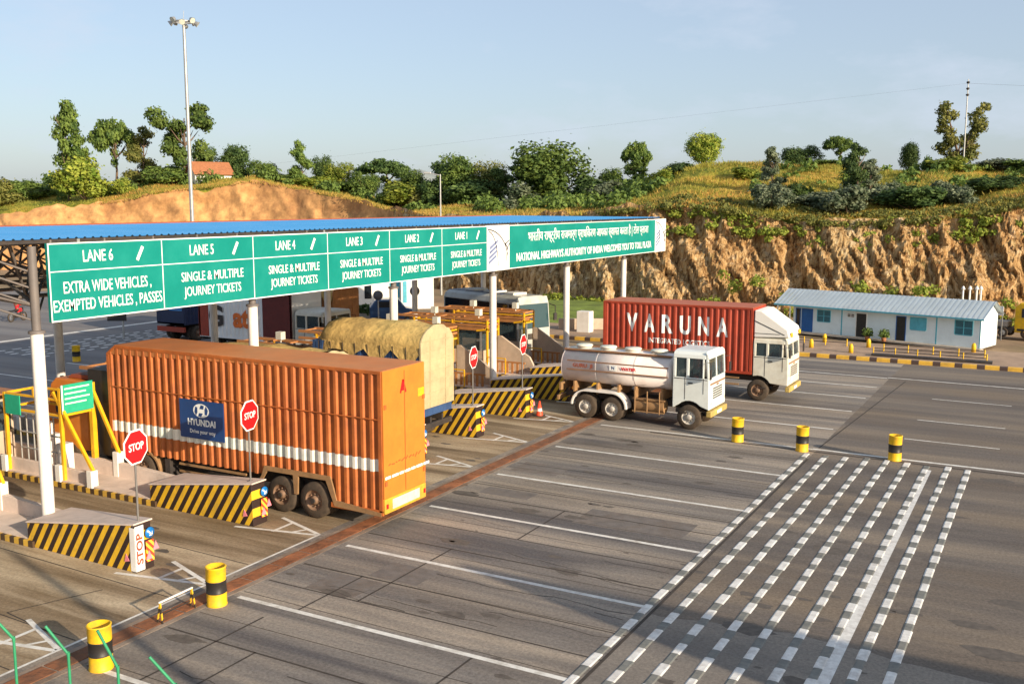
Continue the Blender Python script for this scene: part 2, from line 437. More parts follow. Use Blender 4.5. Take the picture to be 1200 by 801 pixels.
# ------------------------------------------------------------ the setting: ground and roads
def sheet(name, x0, x1, y0, y1, z, m, kind='structure', nx=1, ny=1):
    b = MB()
    b.add([(x0, y0, z), (x1, y0, z), (x1, y1, z), (x0, y1, z)], [(0, 1, 2, 3)])
    return tag(b.build(name, m, recalc=False), kind=kind)
sheet('ground', -4000, 4000, -4000, 4000, -.06, M['dirt'])
sheet('toll_plaza_floor', -38, -16.25, -30, 55.6, 0, M['lane_floor'])
sheet('concrete_pavement', -16.25, -7.0, -30, 55.6, 0, M['concrete_road'])
sheet('far_pavement', -57, -38, -30, 55.6, 0, M['far_asphalt'])
sheet('road', -7.0, 220, -30, 55.6, 0, M['asphalt'])
sheet('far_road', -300, -57, -30, 62, 0, M['far_asphalt'])
sheet('pavement', -33, 220, 55.9, 62.2, .10, M['paver'])

M['dusty'] = streaked('dusty_road', [(.15, .135, .12), (.23, .20, .165), (.31, .265, .21)], .08, .5, grain=.35, dirt=.4, dcol=(.16, .135, .11), dscale=.5)
b = MB(); rnd = random.Random(19); pts_ = []
xx = -7.0
while xx <= 14: pts_.append((xx, 18.75 + mnoise.noise(Vector((xx * .35, 3.3, 0))) * .5 + mnoise.noise(Vector((xx * 1.6, 8, 0))) * .12 - max(0, xx + 2) * .02)); xx += .25
for (xa, ya), (xb2, yb2) in zip(pts_[:-1], pts_[1:]): b.add([(xa, -20, .0015), (xb2, -20, .0015), (xb2, yb2, .0015), (xa, ya, .0015)], [(0, 1, 2, 3)])
tag(b.build('dusty_pavement', M['dusty'], recalc=False), kind='structure')

# drain with rusty steel cover
b = MB(); rnd = random.Random(4)
y = 4.0
while y < 55:
    b.box(-15.88, -15.46, y, y + .96, .0, .012 + rnd.random() * .006); y += 1.0
tag(b.build('drain_cover', M['rust'], bevel=.004), kind='structure')
b = MB()
b.box(-16.02, -15.90, 4, 55, -.01, .006); b.box(-15.44, -15.30, 4, 55, -.01, .006)
tag(b.build('drain_edge', M['drainedge']), kind='structure')

# painted lane lines, border lines, pointed islands
LANES = [11.4, 15.15, 18.87, 22.6, 26.4, 30.5, 34.4, 37.9, 41.6, 44.8, 47.7, 50.6]
b = MB()
def qline(a, c, wd, z=.004):
    a = Vector((*a, z)); c = Vector((*c, z)); d = (c - a).normalized(); n = Vector((-d.y, d.x, 0)) * wd / 2
    b.add([a - n, c - n, c + n, a + n], [(0, 1, 2, 3)])
for k, yy in enumerate(LANES):
    if yy < 50: qline((-15.1, yy), (-7.15, yy), .13)
qline((-7.15, 34.45), (60, 34.2), .16)
x = -15.1
while x < 60: qline((x, 50.7), (x + 8, 50.5), .14); x += 8.0
for yy in (41.2, 37.6, 46.0): qline((-4.6, yy), (-1.5, yy - .05), .09)
for yy in LANES[2:]: qline((-46, yy), (-38.5, yy), .13)
qline((-56.6, 20), (-56.6, 55), .5)
ISL0 = 15.04; PITCHY = 3.80
for k in range(-1, 10):
    y0 = ISL0 + PITCHY * k
    yt = y0 + .28
    qline((-18.6, y0 - .22), (-16.25, yt), .11); qline((-18.0, y0 + .95), (-16.25, yt + .06), .11)
    qline((-17.45, y0 - .06), (-17.45, y0 + .72), .10, .006); qline((-17.0, y0 + .1), (-16.75, y0 + .5), .08, .006)
qline((-16.22, 9), (-16.22, 19.2), .07)
tag(b.build('lane_marking', M['paint'], recalc=False), kind='structure')

# slab joints, repair patches and a dark line past the drums
b = MB(); rnd = random.Random(7)
for k, yy in enumerate([7.5, 9.6, 11.4, 13.3, 16.2, 17.4, 19.9, 21.3, 24.0, 25.2, 27.9, 29.3, 32.6, 36.2, 39.8, 43.3]):
    qline((-15.2, yy), (-7.02, yy + rnd.uniform(-.05, .05)), .035 + rnd.random() * .02, .003)
for xx, ya, yb_ in ((-12.9, 9.6, 13.3), (-13.9, 11.4, 14.6), (-10.2, 4, 11.4), (-12.7, 16.2, 19.9), (-13.5, 15.2, 17.4), (-11.6, 21.3, 24), (-9.2, 13.3, 15.1)):
    qline((xx, ya), (xx + .02, yb_), .045, .003)
qline((-7.0, -5), (-7.0, 33), .07, .003)
qline((-7.0, 34.7), (-6.2, 50), .05, .003)
qline((-13, 34.15), (10, 33.85), .13, .003)  # broad dark line running past the drums
for yy in (15.0, 17.3, 12.6, 11.2, 9.8): qline((-24, yy - .35), (-16.3, yy - .6), .03, .003)
qline((-18.7, 12.2), (-18.0, 14.0), .035, .003); qline((-18.7, 12.2), (-17.1, 12.0), .035, .003)
for k in range(26):                       # hairline cracks wandering along the slabs
    x = rnd.uniform(-15, -8); y = rnd.uniform(8, 33); px_, py_ = x, y
    for j in range(rnd.randint(6, 16)):
        nx_, ny_ = px_ + rnd.uniform(.2, .5), py_ + rnd.uniform(-.09, .08)
        if nx_ > -7.05: break
        qline((px_, py_), (nx_, ny_), rnd.uniform(.012, .028), .0032); px_, py_ = nx_, ny_
for k in range(14):
    y = 8.2 + k * 1.9 + rnd.uniform(-.4, .4); qline((-15.2, y), (-7.1, y + rnd.uniform(-.12, .12)), .02, .003)
tag(b.build('joint_and_dark_line', M['joint'], recalc=False), kind='structure')
b = MB()
for x0, x1, y0, y1 in ((-13.4, -12.1, 17.5, 18.5), (-14.6, -13.0, 24.4, 25.1), (-15.0, -13.4, 27.0, 28.2), (-14.2, -12.9, 16.25, 17.3), (-11.0, -8.0, 23.2, 24.6)):
    b.add([(x0, y0, .002), (x1, y0 + .03, .002), (x1 + .03, y1, .002), (x0, y1 - .04, .002)], [(0, 1, 2, 3)])
tag(b.build('road_patch', M['patch'], recalc=False), kind='structure')

b = MB(); rnd = random.Random(31)             # oil drips and tyre stains
for k in range(150):
    x = rnd.choice([rnd.uniform(-21, -7.3), rnd.uniform(-7, 3)]); y = rnd.choice([15.15, 18.87, 22.6, 26.4, 30.5]) + 1.9 + rnd.gauss(0, .75) - 3.75 * (rnd.random() < .3)
    ra = rnd.uniform(.03, .16) * rnd.choice([1, 1, 2.0]); n_ = 9
    b.add([(x + math.cos(i_ * 6.283 / n_) * ra * rnd.uniform(1.0, 2.6), y + math.sin(i_ * 6.283 / n_) * ra * rnd.uniform(.6, 1.1), .0024) for i_ in range(n_)], [tuple(range(n_))])
tag(b.build('oil_stain', mat('oil_stain', (.105, .088, .072), .8, .3, 6), recalc=False), kind='structure')

# rumble strips: nine raised painted bars each side of the plaza
RX = [-7.18, -6.55, -5.92, -5.28, -4.66, -4.03, -3.42, -2.80, -2.22]
rnd = random.Random(11)
def rumble(xs, y0, y1, side):
    for i, xx in enumerate(xs):
        b = MB(); y = y0 + rnd.random() * .4; k = 0
        while y < y1:
            l = (.54 if k % 2 == 0 else .42) + rnd.uniform(-.08, .08)
            x0 = xx - .095 + rnd.uniform(-.012, .012); x1 = xx + .095 + rnd.uniform(-.012, .012)
            h = .016
            b.add([(x0, y, .003), (x1, y, .003), (x1, y + l, .003), (x0, y + l, .003),
                   (x0 + .03, y, h), (x1 - .03, y, h), (x1 - .03, y + l, h), (x0 + .03, y + l, h)],
                  [(4, 5, 6, 7), (0, 4, 7, 3), (1, 2, 6, 5), (0, 1, 5, 4), (3, 7, 6, 2)], k % 2)
            y += l; k += 1
        tag(b.build('rumble_strip', [M['paint2'], M['paintblk']]), kind='structure')
rumble(RX, 4, 33.6, 1)
rumble([-53 + .8 * i for i in range(6)], 34.8, 46, 0)
b = MB(); qline((-2.80 - .36, 4), (-2.80 - .56, 33.4), .26, .0055)
tag(b.build('stop_line', M['paint2'], recalc=False), kind='structure')

# road kerb by the shed
b = MB(); b.box(-33, 220, 55.6, 55.9, -.05, .20)
tag(b.build('kerb', M['roadkerb'], bevel=.03), kind='structure')

# ------------------------------------------------------------ hills and quarried cliffs (real relief in polar grid round the plaza)
TPX = [-500, -200, 0, 100, 150, 185, 250, 300, 350, 400, 450, 480, 520, 600, 700, 760, 800, 850, 950, 1000, 1100, 1200, 1500, 1900]
TBD = [128, 128, 128, 128, 127, 126, 125, 124, 122, 118, 112, 106, 98, 90, 82, 79, 77.5, 76, 73.5, 72.5, 70.5, 69, 66, 62]
TLY = [262, 262, 250, 240, 236, 226, 220, 213, 221, 231, 243, 249, 253, 254, 250, 244, 241, 247, 260, 263, 257, 240, 232, 232]
TCY = [226, 226, 226, 222, 218, 211, 207, 209, 217, 226, 236, 240, 242, 244, 240, 222, 197, 195, 196, 197, 197, 193, 190, 190]
def interp(xs, ys, x):
    if x <= xs[0]: return ys[0]
    for i in range(len(xs) - 1):
        if x <= xs[i + 1]:
            t = (x - xs[i]) / (xs[i + 1] - xs[i]); return ys[i] + (ys[i + 1] - ys[i]) * t
    return ys[-1]
def zof(py, D): return CAM_H - (py - 238) / 1169.0 * D * 1.0
BACK = 34.0
def terr(px, D):                           # hill height for a bearing and a distance behind the cliff lip
    B = interp(TPX, TBD, px)
    lipD = B + 5.0; zl = zof(interp(TPX, TLY, px), lipD)
    cD = B + BACK; zc = zof(interp(TPX, TCY, px), cD)
    if D <= lipD: return zl
    if D <= cD:
        t = (D - lipD) / (cD - lipD)
        t = t ** .8
        return zl + (zc - zl) * t
    return max(-1, zc - (D - cD) * .06)
def P3(px, D, z):
    d = FW * D + RT * ((px - 600) / 1169.0 * D)
    return Vector((d.x, d.y, z))
def nz3(p, s): return mnoise.noise(Vector(p) * s)
def ridg(p, s):
    return 1 - abs(mnoise.noise(Vector(p) * s)) * 2

cliffmat = bpy.data.materials.new('cliff_rock'); cliffmat.use_nodes = True
t = cliffmat.node_tree; N = t.nodes; L = t.links; p = N['Principled BSDF']; p.inputs['Roughness'].default_value = .95
p.inputs['Specular IOR Level'].default_value = .15
tcn = N.new('ShaderNodeTexCoord')
mpp = N.new('ShaderNodeMapping'); mpp.inputs['Scale'].default_value = (1.3, 1.3, .42); L.new(tcn.outputs['Object'], mpp.inputs['Vector'])
n1 = N.new('ShaderNodeTexNoise'); n1.inputs['Scale'].default_value = 1.1; n1.inputs['Detail'].default_value = 11; n1.inputs['Roughness'].default_value = .80; L.new(mpp.outputs[0], n1.inputs['Vector'])
r1 = N.new('ShaderNodeValToRGB'); el = r1.color_ramp.elements
el[0].position = .36; el[0].color = (.12, .075, .045, 1); el[1].position = .64; el[1].color = (.80, .68, .50, 1)
for ps, c in ((.42, (.36, .225, .10)), (.48, (.56, .38, .18)), (.55, (.68, .51, .28))):
    e = el.new(ps); e.color = (*c, 1)
L.new(n1.outputs['Fac'], r1.inputs[0])
n2 = N.new('ShaderNodeTexNoise'); n2.inputs['Scale'].default_value = .11; n2.inputs['Detail'].default_value = 5; L.new(tcn.outputs['Object'], n2.inputs['Vector'])
r2 = N.new('ShaderNodeValToRGB'); r2.color_ramp.elements[0].position = .40; r2.color_ramp.elements[1].position = .62
r2.color_ramp.elements[0].color = (1.12, .98, .84, 1); r2.color_ramp.elements[1].color = (1.08, 1.10, 1.08, 1); L.new(n2.outputs['Fac'], r2.inputs[0])
m2 = N.new('ShaderNodeMixRGB'); m2.blend_type = 'MULTIPLY'; m2.inputs['Fac'].default_value = 1; L.new(r1.outputs[0], m2.inputs['Color1']); L.new(r2.outputs[0], m2.inputs['Color2'])
n4 = N.new('ShaderNodeTexNoise'); n4.inputs['Scale'].default_value = .33; n4.inputs['Detail'].default_value = 7; n4.inputs['Roughness'].default_value = .7
mp4 = N.new('ShaderNodeMapping'); mp4.inputs['Location'].default_value = (9, 3, 5); mp4.inputs['Scale'].default_value = (1, 1, .6); L.new(tcn.outputs['Object'], mp4.inputs['Vector']); L.new(mp4.outputs[0], n4.inputs['Vector'])
r4 = N.new('ShaderNodeValToRGB'); r4.color_ramp.elements[0].position = .60; r4.color_ramp.elements[1].position = .70
r4.color_ramp.elements[0].color = (0, 0, 0, 1); r4.color_ramp.elements[1].color = (.7, .7, .7, 1); L.new(n4.outputs['Fac'], r4.inputs[0])
m4 = N.new('ShaderNodeMixRGB'); m4.inputs['Color2'].default_value = (.17, .17, .04, 1); L.new(r4.outputs[0], m4.inputs['Fac']); L.new(m2.outputs[0], m4.inputs['Color1'])
mp5 = N.new('ShaderNodeMapping'); mp5.inputs['Rotation'].default_value = (R(14), R(-16), 0); mp5.inputs['Scale'].default_value = (1.0, 1.0, .16); L.new(tcn.outputs['Object'], mp5.inputs['Vector'])
n5 = N.new('ShaderNodeTexNoise'); n5.inputs['Scale'].default_value = 1.5; n5.inputs['Detail'].default_value = 6; n5.inputs['Roughness'].default_value = .6; n5.inputs['Distortion'].default_value = .4; L.new(mp5.outputs[0], n5.inputs['Vector'])
r5 = N.new('ShaderNodeValToRGB'); e5 = r5.color_ramp.elements; e5[0].position = .455; e5[0].color = (1, 1, 1, 1); e5[1].position = .545; e5[1].color = (1, 1, 1, 1)
q5 = e5.new(.492); q5.color = (.42, .34, .30, 1); q5 = e5.new(.512); q5.color = (.50, .42, .36, 1)
L.new(n5.outputs['Fac'], r5.inputs[0])
m5 = N.new('ShaderNodeMixRGB'); m5.blend_type = 'MULTIPLY'; m5.inputs['Fac'].default_value = 1; L.new(m4.outputs[0], m5.inputs['Color1']); L.new(r5.outputs[0], m5.inputs['Color2'])
L.new(m5.outputs[0], p.inputs['Base Color'])
bp = N.new('ShaderNodeBump'); bp.inputs['Strength'].default_value = 1.0; bp.inputs['Distance'].default_value = .9
n3 = N.new('ShaderNodeTexNoise'); n3.inputs['Scale'].default_value = 1.6; n3.inputs['Detail'].default_value = 9; n3.inputs['Roughness'].default_value = .7; L.new(mpp.outputs[0], n3.inputs['Vector'])
L.new(n3.outputs['Fac'], bp.inputs['Height']); L.new(bp.outputs[0], p.inputs['Normal'])

hillmat = bpy.data.materials.new('hill_grass'); hillmat.use_nodes = True
t = hillmat.node_tree; N = t.nodes; L = t.links; p = N['Principled BSDF']; p.inputs['Roughness'].default_value = .95; p.inputs['Specular IOR Level'].default_value = .1
tcn = N.new('ShaderNodeTexCoord')
mpp = N.new('ShaderNodeMapping'); mpp.inputs['Scale'].default_value = (1, 1, 2.5); L.new(tcn.outputs['Object'], mpp.inputs['Vector'])
n1 = N.new('ShaderNodeTexNoise'); n1.inputs['Scale'].default_value = .13; n1.inputs['Detail'].default_value = 9; n1.inputs['Roughness'].default_value = .68; L.new(mpp.outputs[0], n1.inputs['Vector'])
r1 = N.new('ShaderNodeValToRGB'); el = r1.color_ramp.elements
el[0].position = .34; el[0].color = (.07, .10, .018, 1); el[1].position = .68; el[1].color = (.42, .19, .06, 1)
for ps, c in ((.44, (.20, .21, .03)), (.52, (.36, .29, .045)), (.60, (.46, .29, .055))):
    e = el.new(ps); e.color = (*c, 1)
L.new(n1.outputs['Fac'], r1.inputs[0]); L.new(r1.outputs[0], p.inputs['Base Color'])
bp = N.new('ShaderNodeBump'); bp.inputs['Strength'].default_value = .8; bp.inputs['Distance'].default_value = .5
n3 = N.new('ShaderNodeTexNoise'); n3.inputs['Scale'].default_value = 1.2; n3.inputs['Detail'].default_value = 8; L.new(tcn.outputs['Object'], n3.inputs['Vector'])
L.new(n3.outputs['Fac'], bp.inputs['Height']); L.new(bp.outputs[0], p.inputs['Normal'])

cols = []
x = -500.0
while x <= 1900: cols.append(x); x += 2.6 if 440 < x < 1230 else (4.0 if -30 < x < 1260 else 14)
NR = 40
vs = []; lips = []
for ci, px in enumerate(cols):
    B = interp(TPX, TBD, px); lipD = B + 5.0
    zl0 = zof(interp(TPX, TLY, px), lipD)
    base = P3(px, B, 0)
    zl = zl0 + nz3((base.x, base.y, 0), .22) * .8 + nz3((base.x, base.y, 7), .9) * .35
    rough = .42 if px < 470 else 1.0
    big = nz3((base.x, base.y, 3), .05) * 3.2 + nz3((base.x, base.y, 31), .13) * 1.5
    for r in range(NR + 1):
        tt = r / NR
        z = -0.4 + (zl + .4) * tt
        prof = 5.0 * (tt ** 1.1)
        q = P3(px, B, z)
        lean = z * .35
        d = big * (1 - tt * .6)
        d += (nz3((q.x + lean, q.y, z * .55), .35) * 1.4 + nz3((q.x + lean, q.y, z * .35 + 9), .8) * .6 + abs(nz3((q.x + lean, q.y, z * .3), 1.7)) * .8
              + (mnoise.voronoi(Vector((q.x + lean * 1.5, q.y, z * .42)) * .62)[0][0] - .4) * 1.9 + (mnoise.voronoi(Vector((q.x + lean * 1.5, q.y, z * .4)) * 1.7)[0][0] - .4) * .9
              + nz3((q.x, q.y, z), 3.3) * .3 + nz3((q.x + lean, q.y, z * .22), 4.0) * .45 - max(0, nz3((q.x + lean, q.y, z * .3 + 40), .5) - .28) * -3.0) * rough
        d *= .72 * min(1, (1 - tt) * 5 + .2)
        vs.append(P3(px, B + prof + d, z))
    lips.append(vs[-1].copy())
fs = []
for c in range(len(cols) - 1):
    for r in range(NR):
        a = c * (NR + 1) + r; fs.append((a, a + NR + 1, a + NR + 2, a + 1))
earth = mat('cut_earth', (.54, .29, .11), .95, .42, .9, bump=1.0, bscale=1.6, dirt=.85, dcol=(.28, .13, .055), dscale=.32)
cb = MB()
for f in fs:
    cb.f.append(list(f)); px_ = cols[f[0] // (NR + 1)] + nz3((f[0] * .01, 0, 0), 3) * 25
    cb.m.append(1 if px_ < 470 else 0); cb.sm.append(px_ < 470)
cb.v = [tuple(q) for q in vs]
tag(cb.build('cliff', [cliffmat, earth], recalc=False), kind='structure')

HR = 26
vs = []
def hill_z(px, D):
    q = P3(px, D, 0)
    B = interp(TPX, TBD, px) + 5
    k = min(1, max(0, (D - B) / 6))
    return terr(px, D) + (nz3((q.x, q.y, 0), .12) * .9 + nz3((q.x, q.y, 5), .4) * .35) * k
for ci, px in enumerate(cols):
    B = interp(TPX, TBD, px)
    for r in range(HR + 1):
        if r == 0:
            v = lips[ci].copy(); v.z -= .03
        else:
            D = B + 5.6 + (BACK + 80) * (r / HR) ** 1.7
            v = P3(px, D, hill_z(px, D))
        vs.append(v)
fs = []
for c in range(len(cols) - 1):
    for r in range(HR):
        a = c * (HR + 1) + r; fs.append((a, a + HR + 1, a + HR + 2, a + 1))
tag(MB().add(vs, fs, 0, True).build('hill', hillmat, recalc=False), kind='structure')

# far ridge on the horizon
b = MB(); vs = []; n = 60
for i in range(n + 1):
    px = 380 + i * 6.0
    h = math.exp(-((px - 490) / 42.0) ** 2) * 24 + math.exp(-((px - 600) / 80.0) ** 2) * 14 + mnoise.noise(Vector((px * .05, 0, 0))) * 3
    for D, k in ((1050, 0), (1250, .7), (1400, 1), (1700, 0)):
        vs.append(P3(px, D, CAM_H + 12 * k + h * k * 1.25 - (9 if k == 0 else 0)))
fs = [(i * 4 + j, (i + 1) * 4 + j, (i + 1) * 4 + j + 1, i * 4 + j + 1) for i in range(n) for j in range(3)]
tag(b.add(vs, fs, 0, True).build('far_hill', mat('far_hill', (.30, .33, .30), .95, .15, .01), recalc=False), kind='structure')

# grass and scrub on the hills (uncountable)
def blades(name, n, m, rnd, pick, hmin, hmax, label, cat):
    b = MB()
    for i in range(n):
        px, D = pick(rnd)
        z = hill_z(px, D); q = P3(px, D, z - .1)
        for j in range(3):
            a = rnd.random() * PI * 2; h = rnd.uniform(hmin, hmax); wd = rnd.uniform(.025, .07)
            dx, dy = math.cos(a) * wd, math.sin(a) * wd
            ox, oy = rnd.uniform(-.4, .4), rnd.uniform(-.4, .4)
            lx, ly = rnd.uniform(-.3, .3), rnd.uniform(-.3, .3)
            b.add([(q.x + ox - dx, q.y + oy - dy, q.z), (q.x + ox + dx, q.y + oy + dy, q.z), (q.x + ox + lx, q.y + oy + ly, q.z + h)], [(0, 1, 2)])
    o = b.build(name, m, recalc=False)
    return tag(o, label, cat, kind='stuff')
gm1 = leafmat('dry_grass', (.30, .26, .05), (.52, .29, .08), .13); gm2 = leafmat('green_grass', (.13, .17, .03), (.36, .32, .05), .1)
rnd = random.Random(21)
blades('dry_grass', 26000, gm1, rnd, lambda r: ((lambda px: (px, interp(TPX, TBD, px) + 5 + r.random() ** 1.3 * 30))(r.uniform(120, 1230))), .12, .42, 'dry orange grass covering the hill top above the cliff', 'grass')
blades('green_grass', 14000, gm2, rnd, lambda r: ((lambda px: (px, interp(TPX, TBD, px) + 5 + r.random() ** 1.0 * 32))(r.choice([r.uniform(-20, 260), r.uniform(740, 1230), r.uniform(250, 1230)]))), .12, .45, 'green grass growing over the hill tops', 'grass')

# ------------------------------------------------------------ trees
def crown_mesh(name, blobs, nleaf, leaf, seed, m, droop=0, shell=.55):
    rnd = random.Random(seed); vs = []; fs = []
    tot = sum(bb[3] ** 2 for bb in blobs)
    for (cx, cy, cz, r, *rest) in blobs:
        rz = rest[0] if rest else r
        k = int(nleaf * r * r / tot)
        for i in range(k):
            d = Vector((rnd.gauss(0, 1), rnd.gauss(0, 1), rnd.gauss(0, 1))).normalized()
            rr = r * (shell + (1 - shell) * rnd.random() ** .6) * (1 + .5 * mnoise.noise(d * 2.5 + Vector((cx * 9, cy * 9, cz * 9))))
            if rnd.random() < .16: rr *= rnd.uniform(1.05, 1.42)
            p = Vector((cx + d.x * rr, cy + d.y * rr, cz + d.z * rr * rz / r))
            nrm = (d + Vector((rnd.gauss(0, .6), rnd.gauss(0, .6), rnd.gauss(0, .6) + .35))).normalized()
            u = nrm.orthogonal().normalized(); v = nrm.cross(u)
            a = rnd.random() * PI; u, v = u * math.cos(a) + v * math.sin(a), v * math.cos(a) - u * math.sin(a)
            s = leaf * rnd.uniform(.55, 1.3); l = s * rnd.uniform(1.0, 1.9)
            b = len(vs)
            vs += [p - u * s * .5, p + v * l * .5 - nrm * s * .12, p + u * s * .5, p - v * l * .5 - nrm * s * .12]
            fs.append((b, b + 1, b + 2, b + 3))
    me = bpy.data.meshes.new(name); me.from_pydata([tuple(q) for q in vs], [], fs); me.materials.append(m)
    me.polygons.foreach_set('use_smooth', [False] * len(fs))
    return me
def blobs_for(kind, rnd):
    B = []
    if kind == 'tall':                      # narrow uneven column
        n = 13
        for i in range(n):
            z = .16 + .80 * i / (n - 1); wdt = .34 * (1 - .62 * (i / (n - 1)) ** 1.6) * rnd.uniform(.6, 1.15)
            a = rnd.random() * 6.28; B.append((math.cos(a) * wdt * .65, math.sin(a) * wdt * .65, z, .17 * rnd.uniform(.8, 1.2) * (1 - .3 * i / n), .075))
    elif kind == 'open':                    # loose ascending limbs with tufts
        for i in range(16):
            z = .25 + .72 * rnd.random(); wdt = .44 * (1 - abs(z - .62) * .9)
            a = rnd.random() * 6.28; q = rnd.random() ** .5
            B.append((math.cos(a) * wdt * q, math.sin(a) * wdt * q, z, .105 * rnd.uniform(.9, 1.5), .085 * rnd.uniform(.8, 1.2)))
    elif kind == 'umbrella':
        for i in range(15):
            a = i * 2.4; q = math.sqrt((i + .5) / 15) * .40
            B.append((math.cos(a) * q, math.sin(a) * q, .83 - q * q * 1.3 + rnd.uniform(-.07, .04), .13 * rnd.uniform(.75, 1.15), .085))
        B.append((.02, 0, .5, .08, .08)); B.append((-.05, .03, .38, .06, .06))
    elif kind == 'round':
        for i in range(21):
            d = Vector((rnd.gauss(0, 1), rnd.gauss(0, 1), rnd.gauss(0, .8))).normalized() * rnd.uniform(.15, .36)
            B.append((d.x, d.y, .52 + d.z * 1.15, .165 * rnd.uniform(.75, 1.25)))
    elif kind == 'dense':
        for i in range(12):
            d = Vector((rnd.gauss(0, 1), rnd.gauss(0, 1), rnd.gauss(0, .8))).normalized() * rnd.uniform(.1, .27)
            B.append((d.x, d.y, .58 + d.z * 1.1, .22 * rnd.uniform(.9, 1.1)))
    elif kind == 'bush':
        for i in range(11):
            a = rnd.random() * 6.28; q = rnd.uniform(.05, .34)
            B.append((math.cos(a) * q, math.sin(a) * q, .25 + rnd.random() * .5 * (1 - q * 1.5), .17 * rnd.uniform(.8, 1.25)))
    elif kind == 'twin':
        for sx_ in (-1, 1):
            for i in range(13):
                z = .14 + .80 * i / 12; B.append((sx_ * (.08 + .24 * z) + rnd.uniform(-.09, .09), rnd.uniform(-.12, .12), z, .125 * rnd.uniform(.7, 1.3) * (1.1 - .4 * z), .075))
    return B
def trunk_mesh(name, kind, rnd):
    b = MB()
    top = {'tall': .85, 'open': .8, 'umbrella': .75, 'round': .6, 'dense': .6, 'bush': .3, 'twin': .3}[kind]
    r0 = {'bush': .03, 'tall': .028}.get(kind, .034)
    pts = [Vector((0, 0, -.04))]
    for i in range(5):
        pts.append(pts[-1] + Vector((rnd.uniform(-.025, .025), rnd.uniform(-.025, .025), (top + .04) / 5)))
    for i in range(5): b.tube(pts[i], pts[i + 1], r0 * (1 - i * .15), 8, r0 * (1 - (i + 1) * .15), caps=False)
    for i in range(11):
        k = rnd.choice([1, 2, 3, 4]) if kind != 'umbrella' else rnd.choice([3, 4, 4])
        a = rnd.random() * 6.28; l = rnd.uniform(.18, .34) * (.6 if kind == 'tall' else 1)
        s = pts[k]; m_ = s + Vector((math.cos(a) * l * .5, math.sin(a) * l * .5, .08)); e = s + Vector((math.cos(a) * l, math.sin(a) * l, .20))
        b.tube(s, m_, r0 * .45, 6, r0 * .3, caps=False); b.tube(m_, e, r0 * .3, 6, r0 * .08, caps=False)
    if kind == 'twin':
        for s_ in (-1, 1): b.tube((0, 0, .1), (s_ * .3, 0, .92), r0 * .8, 7, r0 * .2, caps=False)
    return b.mesh(name, M['bark'])
CRN = {}; TRK = {}
rnd = random.Random(77)
spec = {'tall': (5200, .034), 'open': (5200, .034), 'umbrella': (3600, .04), 'round': (6800, .034), 'dense': (6800, .036), 'bush': (3600, .052), 'twin': (4200, .038)}
for kd, (nl, lf) in spec.items():
    for v in range(2 if kd in ('round', 'bush', 'tall') else 1):
        bl = blobs_for(kd, rnd)
        TRK[(kd, v)] = trunk_mesh('trunk', kd, rnd)
        for mi in range(5): CRN[(kd, v, mi)] = None
        TRK[(kd, v, 'b')] = bl
def tree(px, topy, D, kind, wpx, mi, label, name='tree', cat='tree', v=0, group=None, basey=None, yaw=0):
    z0 = hill_z(px, D) - .15
    q = P3(px, D, z0)
    H = (zof(topy, D) - z0) * 1.04; W = wpx / 1169.0 * D * {'tall': 1.75, 'open': 1.3, 'umbrella': 1.15, 'round': 1.25, 'dense': 1.2, 'bush': 1.45, 'twin': 1.15}[kind]
    root = empty(name, q, yaw if yaw else (px * 1.7) % 6.28)
    tag(root, label, cat, group)
    if CRN.get((kind, v, mi)) is None:
        nl, lf = spec[kind]; nl = int(nl * 1.35); lf *= .86
        CRN[(kind, v, mi)] = crown_mesh('crown', TRK[(kind, v, 'b')], nl, lf, int(hash((len(kind), v)) % 1000), LF[mi], shell=.45 if kind != 'dense' else .7)
    s = (W, W, H)
    for nm, me in (('trunk', TRK[(kind, v)]), ('crown' if cat == 'tree' else 'foliage', CRN[(kind, v, mi)])):
        o = link(bpy.data.objects.new(nm, me), root); reg(o, root)
        o.scale = (W * (.9 if nm == 'trunk' else 1.0), W * (.9 if nm == 'trunk' else 1.0), H)
        if nm == 'trunk': o.scale = (max(W, H * .5) * .9, max(W, H * .5) * .9, H)
    return root
